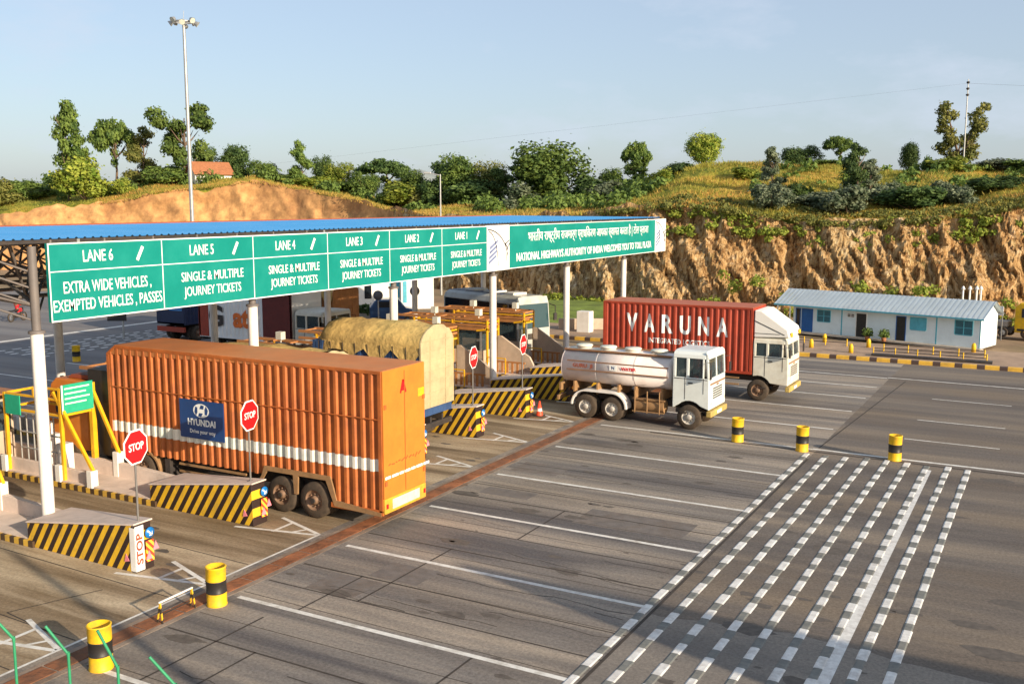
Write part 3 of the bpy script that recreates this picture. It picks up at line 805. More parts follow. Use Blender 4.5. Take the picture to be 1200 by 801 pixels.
T = [
 (312, 188, 144, 'round', 34, 0, 'small leafy tree between the tiled hill house and the thin pointed tree', 0),
 (402, 190, 141, 'round', 36, 2, 'light green tree on the slope right of the small round tree', 1),
 (430, 200, 136, 'round', 34, 0, 'low green tree left of the spreading flat topped tree', 0),
 (488, 198, 132, 'round', 40, 0, 'low leafy tree between the flat topped tree and the lamp post', 1),
 (598, 196, 122, 'open', 46, 1, 'loose dark tree just left of the biggest broad tree', 0),
 (715, 196, 119, 'round', 44, 0, 'medium green tree between the biggest tree and the high crowned tree', 0),
 (527, 188, 129, 'open', 40, 1, 'ragged dark tree rising right behind the thin lamp post', 0),
 (87, 128, 140, 'tall', 40, 0, 'tall narrow tree at the far left of the skyline, leafy almost to the ground', 0),
 (142, 137, 146, 'umbrella', 52, 0, 'flat crowned tree with a bare stem between two taller leafy trees on the left hill', 0),
 (174, 155, 145, 'tall', 34, 4, 'slim olive tree right beside the flat crowned tree on the left hill', 1),
 (221, 127, 142, 'open', 64, 0, 'tall ragged tree directly behind the floodlight mast', 0),
 (281, 168, 146, 'round', 44, 1, 'dark round tree right of the tiled hill house', 0),
 (247, 172, 150, 'round', 30, 1, 'small dark tree rising behind the roof of the hill house', 1),
 (356, 170, 142, 'tall', 26, 0, 'thin pointed tree standing alone midway on the left skyline', 1),
 (384, 182, 146, 'round', 30, 1, 'small round tree just right of the thin pointed tree', 1),
 (453, 184, 140, 'umbrella', 60, 1, 'spreading tree with a wide flat top above the end of the orange cutting', 0),
 (536, 178, 128, 'round', 64, 0, 'rounded green tree behind the thin lamp post', 0),
 (577, 188, 126, 'round', 44, 4, 'olive green tree between the rounded tree and the biggest tree', 1),
 (650, 165, 120, 'round', 104, 0, 'biggest broad leafy tree in the middle of the skyline', 1),
 (742, 164, 124, 'umbrella', 36, 0, 'small high crowned tree right of the biggest tree', 0),
 (741, 192, 121, 'tall', 34, 0, 'bushy young tree under the small high crowned tree', 0),
 (823, 157, 112, 'dense', 44, 2, 'dense clipped looking round tree on top of the dry grass hill', 0),
 (977, 159, 108, 'umbrella', 36, 0, 'small spiky topped tree in the middle of the right hill', 0),
 (934, 170, 110, 'round', 44, 1, 'low wide tree left of the spiky topped tree on the right hill', 0),
 (1058, 168, 106, 'dense', 24, 1, 'small very dark tree standing alone on the right crest', 0),
 (1117, 127, 104, 'twin', 62, 4, 'forked yellow green tree beside the power pole on the right crest', 0),
]
for a in T: tree(a[0], a[1], a[2], a[3], a[4], a[5], a[6], v=a[7], yaw=(R(28) if a[3] == 'twin' else 0))
S = [
 (925, 212, 84, 'bush', 36, 1, 'dark upright shrub right of the slender pale shrub', 0),
 (1015, 190, 87, 'tall', 30, 3, 'upright pale shrub right of the tall dark shrub', 0),
 (1100, 208, 82, 'bush', 34, 3, 'pale shrub on the slope under the left fork of the forked tree', 0),
 (1178, 205, 83, 'bush', 36, 1, 'dark shrub low on the slope near the right edge', 0),
 (870, 190, 100, 'bush', 34, 2, 'low light shrub on the crest right of the dense round tree', 1),
 (560, 205, 124, 'bush', 60, 1, 'dark bush filling the gap under the rounded green tree', 0),
 (690, 200, 118, 'bush', 50, 1, 'dark bush leaning on the right side of the biggest tree', 0),
 (515, 200, 127, 'bush', 40, 1, 'dark bush just behind the thin lamp post', 0),
 (106, 177, 138, 'bush', 56, 2, 'bright yellow green bush at the foot of the tall far left tree', 0),
 (35, 203, 144, 'bush', 40, 0, 'round green bush near the left edge of the picture', 1),
 (6, 206, 140, 'bush', 44, 4, 'olive bush cut by the left edge of the picture', 0),
 (197, 186, 140, 'bush', 44, 0, 'leafy bush left of the floodlight mast at hill height', 1),
 (150, 205, 138, 'bush', 22, 2, 'little bush under the flat crowned tree', 0),
 (323, 200, 142, 'bush', 40, 0, 'bush on the left skyline just left of the thin pointed tree', 1),
 (375, 205, 140, 'bush', 56, 2, 'light green bush at the foot of the thin pointed tree', 0),
 (410, 208, 138, 'bush', 44, 0, 'bush sloping down behind the end of the orange cutting', 1),
 (472, 208, 130, 'bush', 54, 2, 'light bush below the spreading flat topped tree', 0),
 (500, 213, 128, 'bush', 40, 4, 'olive bush left of the thin lamp post', 1),
 (610, 212, 118, 'bush', 50, 3, 'pale leaved bush at the left foot of the biggest tree', 0),
 (706, 203, 116, 'bush', 48, 3, 'grey green bush at the right foot of the biggest tree', 1),
 (773, 196, 104, 'bush', 30, 2, 'light green shrub at the left end of the dry grass hill', 0),
 (791, 186, 108, 'bush', 34, 1, 'round bush beside the dense clipped looking tree', 1),
 (901, 176, 90, 'tall', 24, 3, 'slender pale leaved shrub on the edge of the right hill', 0),
 (899, 203, 81.5, 'bush', 40, 3, 'bush with pale leaves below the slender shrub', 1),
 (955, 222, 82.5, 'bush', 46, 3, 'dark bush with pale leaves on the slope left of the clustered shrubs', 0),
 (998, 174, 85, 'tall', 34, 1, 'tall dark shrub in the cluster on the right slope', 1),
 (990, 205, 80, 'bush', 50, 3, 'thick bush at the foot of the tall dark shrub', 1),
 (1040, 210, 83, 'bush', 44, 3, 'bush between the thick bush and the widest slope bush', 0),
 (1067, 207, 80.5, 'bush', 62, 1, 'widest dark bush on the slope under the lone very dark tree', 1),
 (1081, 182, 100, 'bush', 16, 1, 'tiny dark shrub right of the lone very dark tree', 0),
 (1125, 216, 80, 'bush', 30, 3, 'small pale shrub on the slope below the forked tree', 0),
 (1154, 203, 82.5, 'bush', 48, 1, 'dark bush on the slope right of the forked tree', 1),
 (1162, 185, 100, 'bush', 44, 3, 'pale bush on the crest right of the power pole', 0),
 (1192, 182, 98, 'bush', 46, 0, 'green bush on the crest at the right edge of the picture', 1),
 (960, 185, 104, 'bush', 40, 0, 'green bush on the crest below the spiky topped tree', 1),
 (1110, 182, 99, 'bush', 48, 2, 'light bush round the foot of the forked tree', 0),
]
for a in S: tree(a[0], a[1], a[2], a[3], a[4], a[5], a[6], name='bush', cat='bush', v=a[7])
# continuous scrub along the crest: one uncountable mass
rnd = random.Random(5); bl = []
for i in range(230):
    seg = rnd.choice([(280, 470), (480, 780), (880, 1240), (880, 1240), (-30, 120), (120, 300)])
    px = rnd.uniform(*seg); D = interp(TPX, TBD, px) + rnd.uniform(13, 33)
    r = rnd.uniform(.6, 1.5) if px < 780 else rnd.uniform(.35, .8)
    q = P3(px, D, hill_z(px, D) + r * .4); bl.append((q.x, q.y, q.z, r, r * .8))
me = crown_mesh('undergrowth', bl, 26000, .34, 9, LF[0])
tag(link(bpy.data.objects.new('undergrowth', me)), 'low tangled green scrub along the hill crests', 'scrub', kind='stuff')
me = None
bl = []
for i in range(420):
    px = rnd.uniform(700, 1240); D = interp(TPX, TBD, px) + rnd.uniform(4.2, 8.5); r = rnd.uniform(.15, .5)
    q = P3(px, D, hill_z(px, D) + r * .1); bl.append((q.x, q.y, q.z, r, r * .7))
rim = crown_mesh('rim_scrub', bl, 16000, .17, 12, LF[4])
tag(link(bpy.data.objects.new('rim_scrub', rim)), 'shaggy olive scrub hanging over the rim of the rock cliff', 'scrub', kind='stuff')
bl = []
for i in range(110):
    px = rnd.uniform(760, 1230); B_ = interp(TPX, TBD, px); f_ = rnd.uniform(.72, 1.02); r = rnd.uniform(.25, .6)
    q = P3(px, B_ + 5.0 * f_ + .2, zof(interp(TPX, TLY, px), B_ + 5) * f_); bl.append((q.x, q.y, q.z, r, r * .6))
for i in range(60):
    px = rnd.choice([rnd.uniform(640, 712), rnd.uniform(760, 1220), rnd.uniform(760, 1220)]); D = interp(TPX, TBD, px) - rnd.uniform(-1.0, .6); r = rnd.uniform(.3, .7)
    q = P3(px, D, rnd.choice([r * .5, rnd.uniform(.5, 3)]) if px > 720 else r * .4); bl.append((q.x, q.y, q.z, r, r * .8))
me = crown_mesh('weeds', bl, 11000, .2, 10, LF[2])
tag(link(bpy.data.objects.new('weeds', me)), 'green weeds growing at the foot of the rock cliff', 'weeds', kind='stuff')
# grass verge and low wall seen behind the lanes
b = MB()
vs = []; n = 30
for i in range(n + 1):
    px = 600 + i * 5
    for D, z in ((69.5, .03), (71.5, .35), (76, .5), (83, .4)): vs.append(P3(px, D, z))
tag(b.add(vs, [(i * 4 + j, (i + 1) * 4 + j, (i + 1) * 4 + j + 1, i * 4 + j + 1) for i in range(n) for j in range(3)], 0, True).build('grass_verge', mat('lawn', (.15, .20, .03), .9, .5, .8, bump=.9, bscale=6), recalc=False), kind='structure')
b = MB(); pa, pb = P3(655, 66, 0), P3(712, 66, 0)
b.bar((pa.x, pa.y, .35), (pb.x, pb.y, .35), .3, .9)
tag(b.build('low_wall', M['beige'], bevel=.02), 'low beige wall at the foot of the grass verge behind the lanes', 'wall')
b = MB(); pa, pb = P3(676, 64.5, 0), P3(686, 64.5, 0)
b.box(pa.x, pa.x + .9, pa.y, pa.y + .7, 0, 1.45)
tag(b.build('meter_box', M['white'], bevel=.03), 'white utility cabinet standing before the low beige wall', 'cabinet')

# ------------------------------------------------------------ house on the hill, lamp posts, power pole
pq = P3(250, 141, hill_z(250, 141) - .3)
r = empty('hill_house', pq, YAW + R(38)); tag(r, 'small white house with a brown tiled gable roof on the left hill', 'house')
b = MB(); b.prism([(-1.5, 0), (1.5, 0), (1.5, 1.6), (0, 2.9), (-1.5, 1.6)], 'x', -2.6, 2.6); b.build('wall', M['whitewall'], r)
b = MB()
for s_ in (-1, 1):
    b.add([(-2.9, s_ * 2.0, 1.35), (2.9, s_ * 2.0, 1.35), (2.9, 0, 3.05), (-2.9, 0, 3.05), (-2.9, s_ * 2.0, 1.25), (2.9, s_ * 2.0, 1.25), (2.9, 0, 2.95), (-2.9, 0, 2.95)],
          [(0, 1, 2, 3), (7, 6, 5, 4), (0, 4, 5, 1), (1, 5, 6, 2), (2, 6, 7, 3), (3, 7, 4, 0)])
b.build('roof', M['roof_tile'], r)
b = MB(); b.box(-.5, .5, -1.54, -1.51, .5, 1.3); b.build('window', M['glassd'], r)

mq = P3(228, 95, 0)
r = empty('floodlight_mast', mq, YAW); tag(r, 'tall grey floodlight mast with a ring of lamps behind the toll canopy', 'light mast')
zt = zof(34, 95)
b = MB(); b.tube((0, 0, 0), (0, 0, zt), .22, 16, .13); b.lathe([(.55, 0), (.55, .06), (.3, .08)], 'z', 16); b.build('pole', M['galv'], r)
b = MB(); b.lathe([(.75, zt - .15), (.82, zt - .15), (.82, zt + .0), (.75, zt + .0), (.75, zt - .15)], 'z', 20)
for i in range(6):
    a = i * PI / 3; b.tube((0, 0, zt - .08), (math.cos(a) * .8, math.sin(a) * .8, zt - .08), .03, 6)
b.tube((0, 0, zt), (.05, 0, zt + .9), .02, 6); b.build('lamp_ring', M['galv'], r)
for i in range(8):
    a = i * PI / 4 + .2; c, s_ = math.cos(a), math.sin(a)
    b = MB(); b.lathe([(.02, 0), (.16, .02), (.27, .3), (.29, .34)], 'z', 12)
    o = b.build('floodlight', M['galv'], r)
    o.location = (c * .98, s_ * .98, zt + (.12 if i % 2 else -.1)); o.rotation_euler = (0, R(125), a)
    b2 = MB(); b2.lathe([(.27, .335), (.02, .335)], 'z', 12); b2.build('lens', M['lamp'], o)
lq = P3(517, 92, 0)
r = empty('lamp_post', lq, YAW); tag(r, 'thin pale lamp post with a short arm behind the toll canopy', 'lamp post')
zt = zof(205, 92); b = MB(); b.tube((0, 0, 0), (0, 0, zt), .11, 10, .06); b.tube((0, 0, zt - .1), (-.9, 0, zt + .1), .04, 8); b.build('pole', M['galv'], r)
b = MB(); b.box(-1.5, -.85, -.12, .12, zt + .05, zt + .2); b.build('lamp_head', M['galv'], r, bevel=.03)
pp = P3(1121, 101, hill_z(1121, 101) - .2)
r = empty('power_pole', pp, YAW); tag(r, 'thin power pole with insulators and wires on the right hill', 'power pole')
H = zof(98, 101) - pp.z; b = MB(); b.tube((0, 0, 0), (0, 0, H), .08, 8, .05); b.build('pole', M['galv'], r)
b = MB()
for k in range(3): b.lathe([(.05, H - .2 - k * .6), (.16, H - .25 - k * .6), (.16, H - .35 - k * .6), (.05, H - .45 - k * .6)], 'z', 10)
b.split('insulator', M['dark'], r)
b = MB()
b.path([(0, 0, H - .4)] + [(-x_, -x_ * .05, H - .4 - 7.0 * (x_ / 60) + 4.5 * ((x_ / 60) ** 2) * 0) for x_ in (20, 40, 60, 110, 170, 260)], .004, 4)
b.path([(0, 0, H - .4), (14, 2, H - .7), (30, 4, H - 1)], .007, 4)
b.build('wire', M['dark'], r)

# ------------------------------------------------------------ toll canopy
CX0, CX1 = -32.6, -22.0            # back and front eaves
COLX = -22.2
COLY = [15.8 + 7.55 * k for k in range(-2, 6)]
r = empty('toll_canopy', (0, 0, 0)); tag(r, 'long toll plaza canopy with a blue sheet roof on white round columns', 'canopy')
ZR = 7.52
Y0C, Y1C = -4.0, 58.9
b = MB(); per = .25; n = int((Y1C - Y0C) / per)       # ribbed sheet
for i in range(n):
    ya = Y0C + i * per
    for (u0, h0, u1, h1) in ((0, 0, .15, 0), (.15, 0, .18, .035), (.18, .035, .22, .035), (.22, .035, .25, 0)):
        b.add([(CX0, ya + u0, ZR + .03 + h0), (CX1, ya + u0, ZR + h0), (CX1, ya + u1, ZR + h1), (CX0, ya + u1, ZR + .03 + h1)], [(0, 1, 2, 3)])
b.build('roof_sheet', M['blueroof'], r, recalc=False)
b = MB(); b.box(CX0 - .12, CX0 - .01, Y0C, Y1C, ZR - .25, ZR + .11); b.build('ridge_flashing', M['redtrim'], r)
b = MB(); b.box(CX1 - .1, CX1 - .04, Y0C, Y1C, ZR - .1, ZR - .01); b.build('eave_trim', M['dark'], r)
b = MB()
xs_ = [CX0 + .4 + i * 2.4 for i in range(5)]; ZT, ZB = ZR - .12, ZR - 1.55
yy = Y0C + .3
while yy < Y1C - 1:
    for i, xx in enumerate(xs_):
        y2 = min(yy + 2.4, Y1C - .3)
        b.tube((xx, yy, ZT), (xx, y2, ZT), .04, 5, caps=False)
        if i < 4:
            b.tube((xx, yy, ZT), (xx + 2.4, yy, ZT), .04, 5, caps=False)
            cb = (xx + 1.2, yy + 1.2, ZB)
            for ax, ay in ((0, 0), (2.4, 0), (0, 2.4), (2.4, 2.4)): b.tube((xx + ax, min(yy + ay, Y1C), ZT), cb, .04, 5, caps=False)
            b.tube(cb, (cb[0], cb[1] + 2.4, ZB), .055, 5, caps=False)
            if i < 3: b.tube(cb, (cb[0] + 2.4, cb[1], ZB), .035, 5, caps=False)
            b.lathe([(.0, ZB - .08), (.075, ZB - .03), (.08, ZB + .02), (.05, ZB + .07), (0, ZB + .09)], 'z', 6, (cb[0], cb[1], 0))
    yy += 2.4
b.build('space_truss', M['truss'], r, recalc=False)
b = MB(); yy = Y0C + 1
while yy < Y1C: b.bar((CX0, yy, ZR - .06), (CX1, yy, ZR - .06), .05, .08); yy += 1.6
b.build('purlin', M['truss'], r)
for X in (COLX, -31.6):
    for yc in COLY:
        b = MB(); b.tube((X, yc, 0), (X, yc, 5.22), .155, 18); b.lathe([(.3, 0), (.3, .04), (.16, .05)], 'z', 16, (X, yc, 0))
        cl_ = b.build('column', M['pole'], r)
        b = MB(); b.tube((X, yc, 5.22), (X, yc, 7.35), .11, 14); b.lathe([(.20, 5.2), (.20, 5.26), (.11, 5.28)], 'z', 14, (X, yc, 0))
        for h_ in (5.5, 5.9, 6.3, 6.7):
            for s_ in (-1, 1): b.tube((X, yc, h_), (X - .9, yc + s_ * .9, h_ + .5), .03, 5)
        b.build('column_head', M['truss'], cl_)
        b = MB()
        for ax, ay in ((1.6, 1.2), (1.6, -1.2), (-1.6, 1.2), (-1.6, -1.2)):
            if X > -25 and ax > 0: ax = -3.0
            b.tube((X, yc, 5.9), (X + ax, yc + ay, 6.4), .05, 6)
        b.build('strut', M['truss'], r)

# ------------------------------------------------------------ green sign boards on the canopy
SX = -21.9; SZ0, SZ1 = 5.46, 7.42
PB = [16.02 + 3.565 * k for k in range(7)]           # six lane panels
def board(name, y0, y1, label, cat):
    r = empty(name, (SX, y0, 0)); tag(r, label, cat)
    b = MB(); b.box(-.10, 0, 0, y1 - y0, SZ0, SZ1); b.build('panel', M['green'], r, bevel=.01)
    b = MB()
    for yv in (1.0, (y1 - y0) / 2, y1 - y0 - 1.0): b.bar((-.16, yv, SZ0 + .1), (-.16, yv, 7.5), .08)
    b.bar((-.16, .2, SZ0 + .5), (-.16, y1 - y0 - .2, SZ0 + .5), .06); b.bar((-.16, .2, SZ1 - .3), (-.16, y1 - y0 - .2, SZ1 - .3), .06)
    b.build('support_frame', M['galv'], r)
    return r
r = board('lane_sign_board', PB[0], PB[6], 'long green board listing lanes 6 to 1 in white letters under the blue roof', 'sign board')
Lb = PB[6] - PB[0]; e = .032
b = MB()
b.box(.0, .008, 0, Lb, SZ0, SZ0 + e); b.box(0, .008, 0, Lb, SZ1 - e, SZ1); b.box(0, .008, 0, e, SZ0 + e, SZ1 - e)
ZS = 6.71
for k in range(1, 6): b.box(0, .008, 3.565 * k - .013, 3.565 * k + .013, SZ0 + e, SZ1 - e)
for k in range(6): b.box(0, .008, 3.565 * k + (.02 if k else e), 3.565 * (k + 1) - .02, ZS - .012, ZS + .012)
b.build('border_line', M['letter'], r)
for k in range(6):
    cy = 3.565 * (k + .5)
    text_mesh('lettering', 'LANE %d' % (6 - k), .42, M['letter'], r, (.010, cy - .32, 7.05), FX, width=.92, bold=.008)
    b = MB(); b.bar((.012, cy + .92, 6.88), (.012, cy + 1.12, 7.24), .012, .09); b.build('slash_mark', M['letter'], r)
    if k == 0:
        text_mesh('lettering', 'EXTRA WIDE VEHICLES ,', .42, M['letter'], r, (.010, cy - .02, 6.28), FX, width=2.75, bold=.004)
        text_mesh('lettering', 'EXEMPTED VEHICLES , PASSES', .42, M['letter'], r, (.010, cy, 5.83), FX, width=3.42, bold=.004)
    else:
        text_mesh('lettering', 'SINGLE & MULTIPLE', .38, M['letter'], r, (.010, cy + .1, 6.30), FX, width=2.45, bold=.004)
        text_mesh('lettering', 'JOURNEY TICKETS', .38, M['letter'], r, (.010, cy + .08, 5.88), FX, width=2.25, bold=.004)
def logo_panel(parent, y0, y1):
    b = MB(); b.box(-.09, .006, y0, y1, SZ0 - .02, SZ1 + .02); o = b.build('emblem_panel', M['whiteclean'], parent, bevel=.01)
    b = MB(); W = y1 - y0; H = SZ1 - SZ0
    def P(u, v): return (.012, y0 + u * W, SZ0 + v * H)
    def arc(cu, cv, ru, rv, a0, a1, wd, n=12):
        pts = [P(cu + ru * math.cos(R(a0 + (a1 - a0) * i / n)), cv + rv * math.sin(R(a0 + (a1 - a0) * i / n))) for i in range(n + 1)]
        for a, c in zip(pts[:-1], pts[1:]): b.bar(a, c, .006, wd)
    arc(0.0, .20, .92, .72, 8, 88, .05); arc(.05, .10, .42, .78, 0, 85, .045); arc(1.05, .1, .22, .5, 90, 170, .04)
    b.bar(P(.80, .58), P(.97, .66), .006, .05); b.bar(P(.80, .60), P(.93, .46), .006, .05)
    b.build('emblem_lines', M['dark'], o)
    b = MB()
    for i in range(4):
        u = .06 + i * .02; v = .14 + i * .11
        b.add([P(u, v), P(u + .34, v + .16), P(u + .36, v + .23), P(u, v + .07)], [(0, 1, 2, 3)])
    b.build('emblem_fill', mat('emblem_blue', (.16, .20, .34), .5), o)
YA0, YA1, YE = 39.45, 57.7, 59.55
r = board('authority_sign_board', YA0, YA1, 'green board with Hindi and English highway authority text at the far end of the canopy', 'sign board')
La = YA1 - YA0
b = MB(); b.box(0, .008, 0, La, SZ0, SZ0 + e); b.box(0, .008, 0, La, SZ1 - e, SZ1); b.build('border_line', M['letter'], r)
text_mesh('lettering', 'भारतीय राष्ट्रीय राजमार्ग प्राधिकरण आपका स्वागत करता है | टोल प्लाजा', .62, M['letter'], r, (.010, La * .50 + .3, 6.84), FX, width=La * .84, bold=.004)
text_mesh('lettering', 'NATIONAL HIGHWAYS AUTHORITY OF INDIA WELCOMES YOU TO TOLL PLAZA', .52, M['letter'], r, (.010, La * .50, 5.93), FX, width=La * .93, bold=.02)
logo_panel(r, PB[6] + .02 - YA0, -.02); logo_panel(r, La + .02, YE - YA0)

# ------------------------------------------------------------ people (small, inside cabs and booths)
def person(loc, rz, pose, shirt, label, parent=None):
    root = empty('person', loc, rz); tag(root, label, 'person')
    def skin(name, pts, edges, rad, m, par, lv=1):
        me = bpy.data.meshes.new(name); me.from_pydata(pts, edges, []); me.materials.append(m)
        o = link(bpy.data.objects.new(name, me), par); reg(o, par)
        sk = o.modifiers.new('skin', 'SKIN'); sk.use_smooth_shade = True
        for i, q in enumerate(rad):
            q = q if isinstance(q, tuple) else (q, q); me.skin_vertices[0].data[i].radius = q
        me.skin_vertices[0].data[0].use_root = True
        sb = o.modifiers.new('sub', 'SUBSURF'); sb.levels = lv; sb.render_levels = lv
        return o
    if pose == 'sit':
        h = .48; knee = [(.42, -.1, h + .02), (.42, .1, h + .02)]; foot = [(.45, -.11, .06), (.45, .11, .06)]; toe = [(.6, -.12, .03), (.6, .12, .03)]
        hand = [(.42, -.16, h + .42), (.42, .16, h + .42)]; elb = [(.16, -.24, h + .3), (.16, .24, h + .3)]
    else:
        h = .92; knee = [(.03, -.1, .5), (.03, .1, .5)]; foot = [(0, -.11, .08), (0, .11, .08)]; toe = [(.15, -.12, .03), (.15, .12, .03)]
        hand = [(.30, -.22, 1.12), (.12, .26, .82)]; elb = [(.05, -.28, 1.15), (0, .27, 1.13)]
    P = [(0, 0, h), (0, 0, h + .2), (0, 0, h + .42), (0, 0, h + .52), (.02, 0, h + .60), (.035, 0, h + .72)]
    rad = [(.15, .12), (.13, .10), (.15, .10), .055, .075, .085]; E = [(0, 1), (1, 2), (2, 3), (3, 4), (4, 5)]
    for i, s_ in enumerate((-1, 1)):
        k = len(P); P += [(0, s_ * .18, h + .43), elb[i], hand[i], (hand[i][0] + .08, hand[i][1] * .92, hand[i][2] + .01)]; rad += [.055, .042, .032, .036]; E += [(2, k), (k, k + 1), (k + 1, k + 2), (k + 2, k + 3)]
        k = len(P); P += [(0, s_ * .09, h - .05), knee[i], foot[i], toe[i]]; rad += [.085, .06, .045, .035]; E += [(0, k), (k, k + 1), (k + 1, k + 2), (k + 2, k + 3)]
    body = skin('body', P, E, rad, M['skin'], root)
    b = MB(); 
    b.lathe([(.001, .80), (.06, .79), (.095, .73), (.10, .67), (.085, .63)], 'z', 12, (.02, 0, h)); b.build('hair', M['hair'], root)
    SP = [(0, 0, h + .02), (0, 0, h + .22), (0, 0, h + .43)]; SR = [(.17, .14), (.15, .12), (.17, .12)]; SE = [(0, 1), (1, 2)]
    for i, s_ in enumerate((-1, 1)):
        k = len(SP); SP += [(0, s_ * .19, h + .43), tuple((Vector((0, s_ * .19, h + .43)) * .2 + Vector(elb[i]) * .8))]; SR += [.07, .06]; SE += [(2, k), (k, k + 1)]
    skin('shirt', SP, SE, SR, shirt, root)
    TP = [(0, 0, h)]; TR = [(.155, .125)]; TE = []
    for i, s_ in enumerate((-1, 1)):
        k = len(TP); TP += [(0, s_ * .09, h - .05), knee[i], (foot[i][0], foot[i][1], foot[i][2] + .06)]; TR += [.10, .075, .06]; TE += [(0, k), (k, k + 1), (k + 1, k + 2)]
    skin('trousers', TP, TE, TR, M['trouser'], root)
    return root

# ------------------------------------------------------------ toll islands
def stop_sign(loc, label):
    r = empty('stop_sign', loc, R(10)); tag(r, label, 'stop sign', 'red octagonal stop signs on the island noses')
    b = MB(); b.tube((0, 0, 0), (0, 0, 2.05), .026, 10); b.lathe([(.09, 0), (.09, .015), (.03, .02)], 'z', 12); b.build('pole', M['postgrey'], r)
    def octo(R_, x0, x1, m, name, par):
        b = MB(); b.prism([(R_ * math.cos(R(22.5 + 45 * i)), 1.78 + R_ * math.sin(R(22.5 + 45 * i))) for i in range(8)], 'x', x0, x1); return b.build(name, m, par)
    o = octo(.43, .03, .045, M['letter'], 'sign_border', r)
    o2 = octo(.39, .047, .052, M['red'], 'sign_face', r)
    text_mesh('lettering', 'STOP', .24, M['letter'], o2, (.056, 0, 1.78), FX, width=.50, bold=.02, ext=.002)
    return r

def gantry_open(r):
    k = 0
    # yellow tube gantry
    b = MB()
    for (x_, y_) in ((-7.6, .1), (-10.2, .1), (-7.6, 1.2), (-10.2, 1.2)):
        b.bar((x_, y_, .16), (x_, y_, 3.0 if x_ > -8 else 2.65), .10 if y_ < 1 else .15)
    for z_ in (2.15, 2.62):
        b.bar((-10.2, .1, z_), (-7.6, .1, z_), .07); b.bar((-10.2, 1.2, z_), (-7.6, 1.2, z_), .07); b.bar((-7.6, .1, z_ + .0), (-7.6, 1.2, z_), .07); b.bar((-10.2, .1, z_), (-10.2, 1.2, z_), .07)
    b.bar((-7.9, .1, 2.85), (-6.3, .1, .62), .09); b.bar((-7.6, 1.2, 2.85), (-6.5, 1.2, .9), .09)
    b.bar((-8.8, .1, 2.62), (-8.8, .1, 2.9), .08)
    b.build('gantry', M['yellow'], r, bevel=.006)
    b = MB(); b.box(-7.50, -7.47, .05, 1.15, 2.22, 3.08); f = b.build('rate_board', M['green2'], r)
    b = MB()
    for i in range(4): b.box(-7.468, -7.464, .16, 1.02 - .12 * (i % 2), 2.94 - i * .15, 2.98 - i * .15)
    b.box(-7.468, -7.464, .05, .1, 2.22, 3.08); b.build('board_marks', M['skyblue' if k % 2 else 'letter'], f)
    b = MB(); b.box(-10.1, -9.4, .02, .05, 2.0, 2.6); b.build('lane_board', M['green2'], r)
    # cage of grey bars and equipment under the gantry
    b = MB()
    for i in range(7): b.tube((-9.9 + i * .32, .34, .2), (-9.9 + i * .32, .34, 2.0), .025, 6)
    for z_ in (.9, 1.4, 2.0): b.tube((-9.9, .34, z_), (-7.9, .34, z_), .025, 6)
    b.build('guard_bars', M['galv'], r)
    b = MB(); b.box(-9.1, -8.7, .5, .9, .2, 1.35); b.box(-8.4, -8.05, .45, .8, .2, 1.15); b.tube((-8.9, .7, 1.35), (-8.9, .7, 1.75), .04, 6); b.split('card_machine', M['white'], r, bevel=.02)
    # fare booth further in
    b = MB(); b.box(-14.6, -11.4, .16, 1.14, .2, 1.15); b.box(-14.6, -11.4, .16, 1.14, 2.1, 2.3)
    for x_ in (-14.55, -13.0, -11.45):
        for y_ in (.2, 1.1): b.box(x_ - .05, x_ + .05, y_ - .04, y_ + .04, 1.15, 2.1)
    b.build('booth', M['beige'], r, bevel=.01)
    b = MB(); b.box(-14.75, -11.1, .02, 1.28, 2.3, 2.42); b.build('booth_roof', M['brownpipe'], r, bevel=.01)
    b = MB(); b.box(-14.48, -11.52, .235, .245, 1.15, 2.1); b.box(-11.42, -11.41, .24, 1.06, 1.15, 2.1); b.build('booth_window', M['glass'], r)

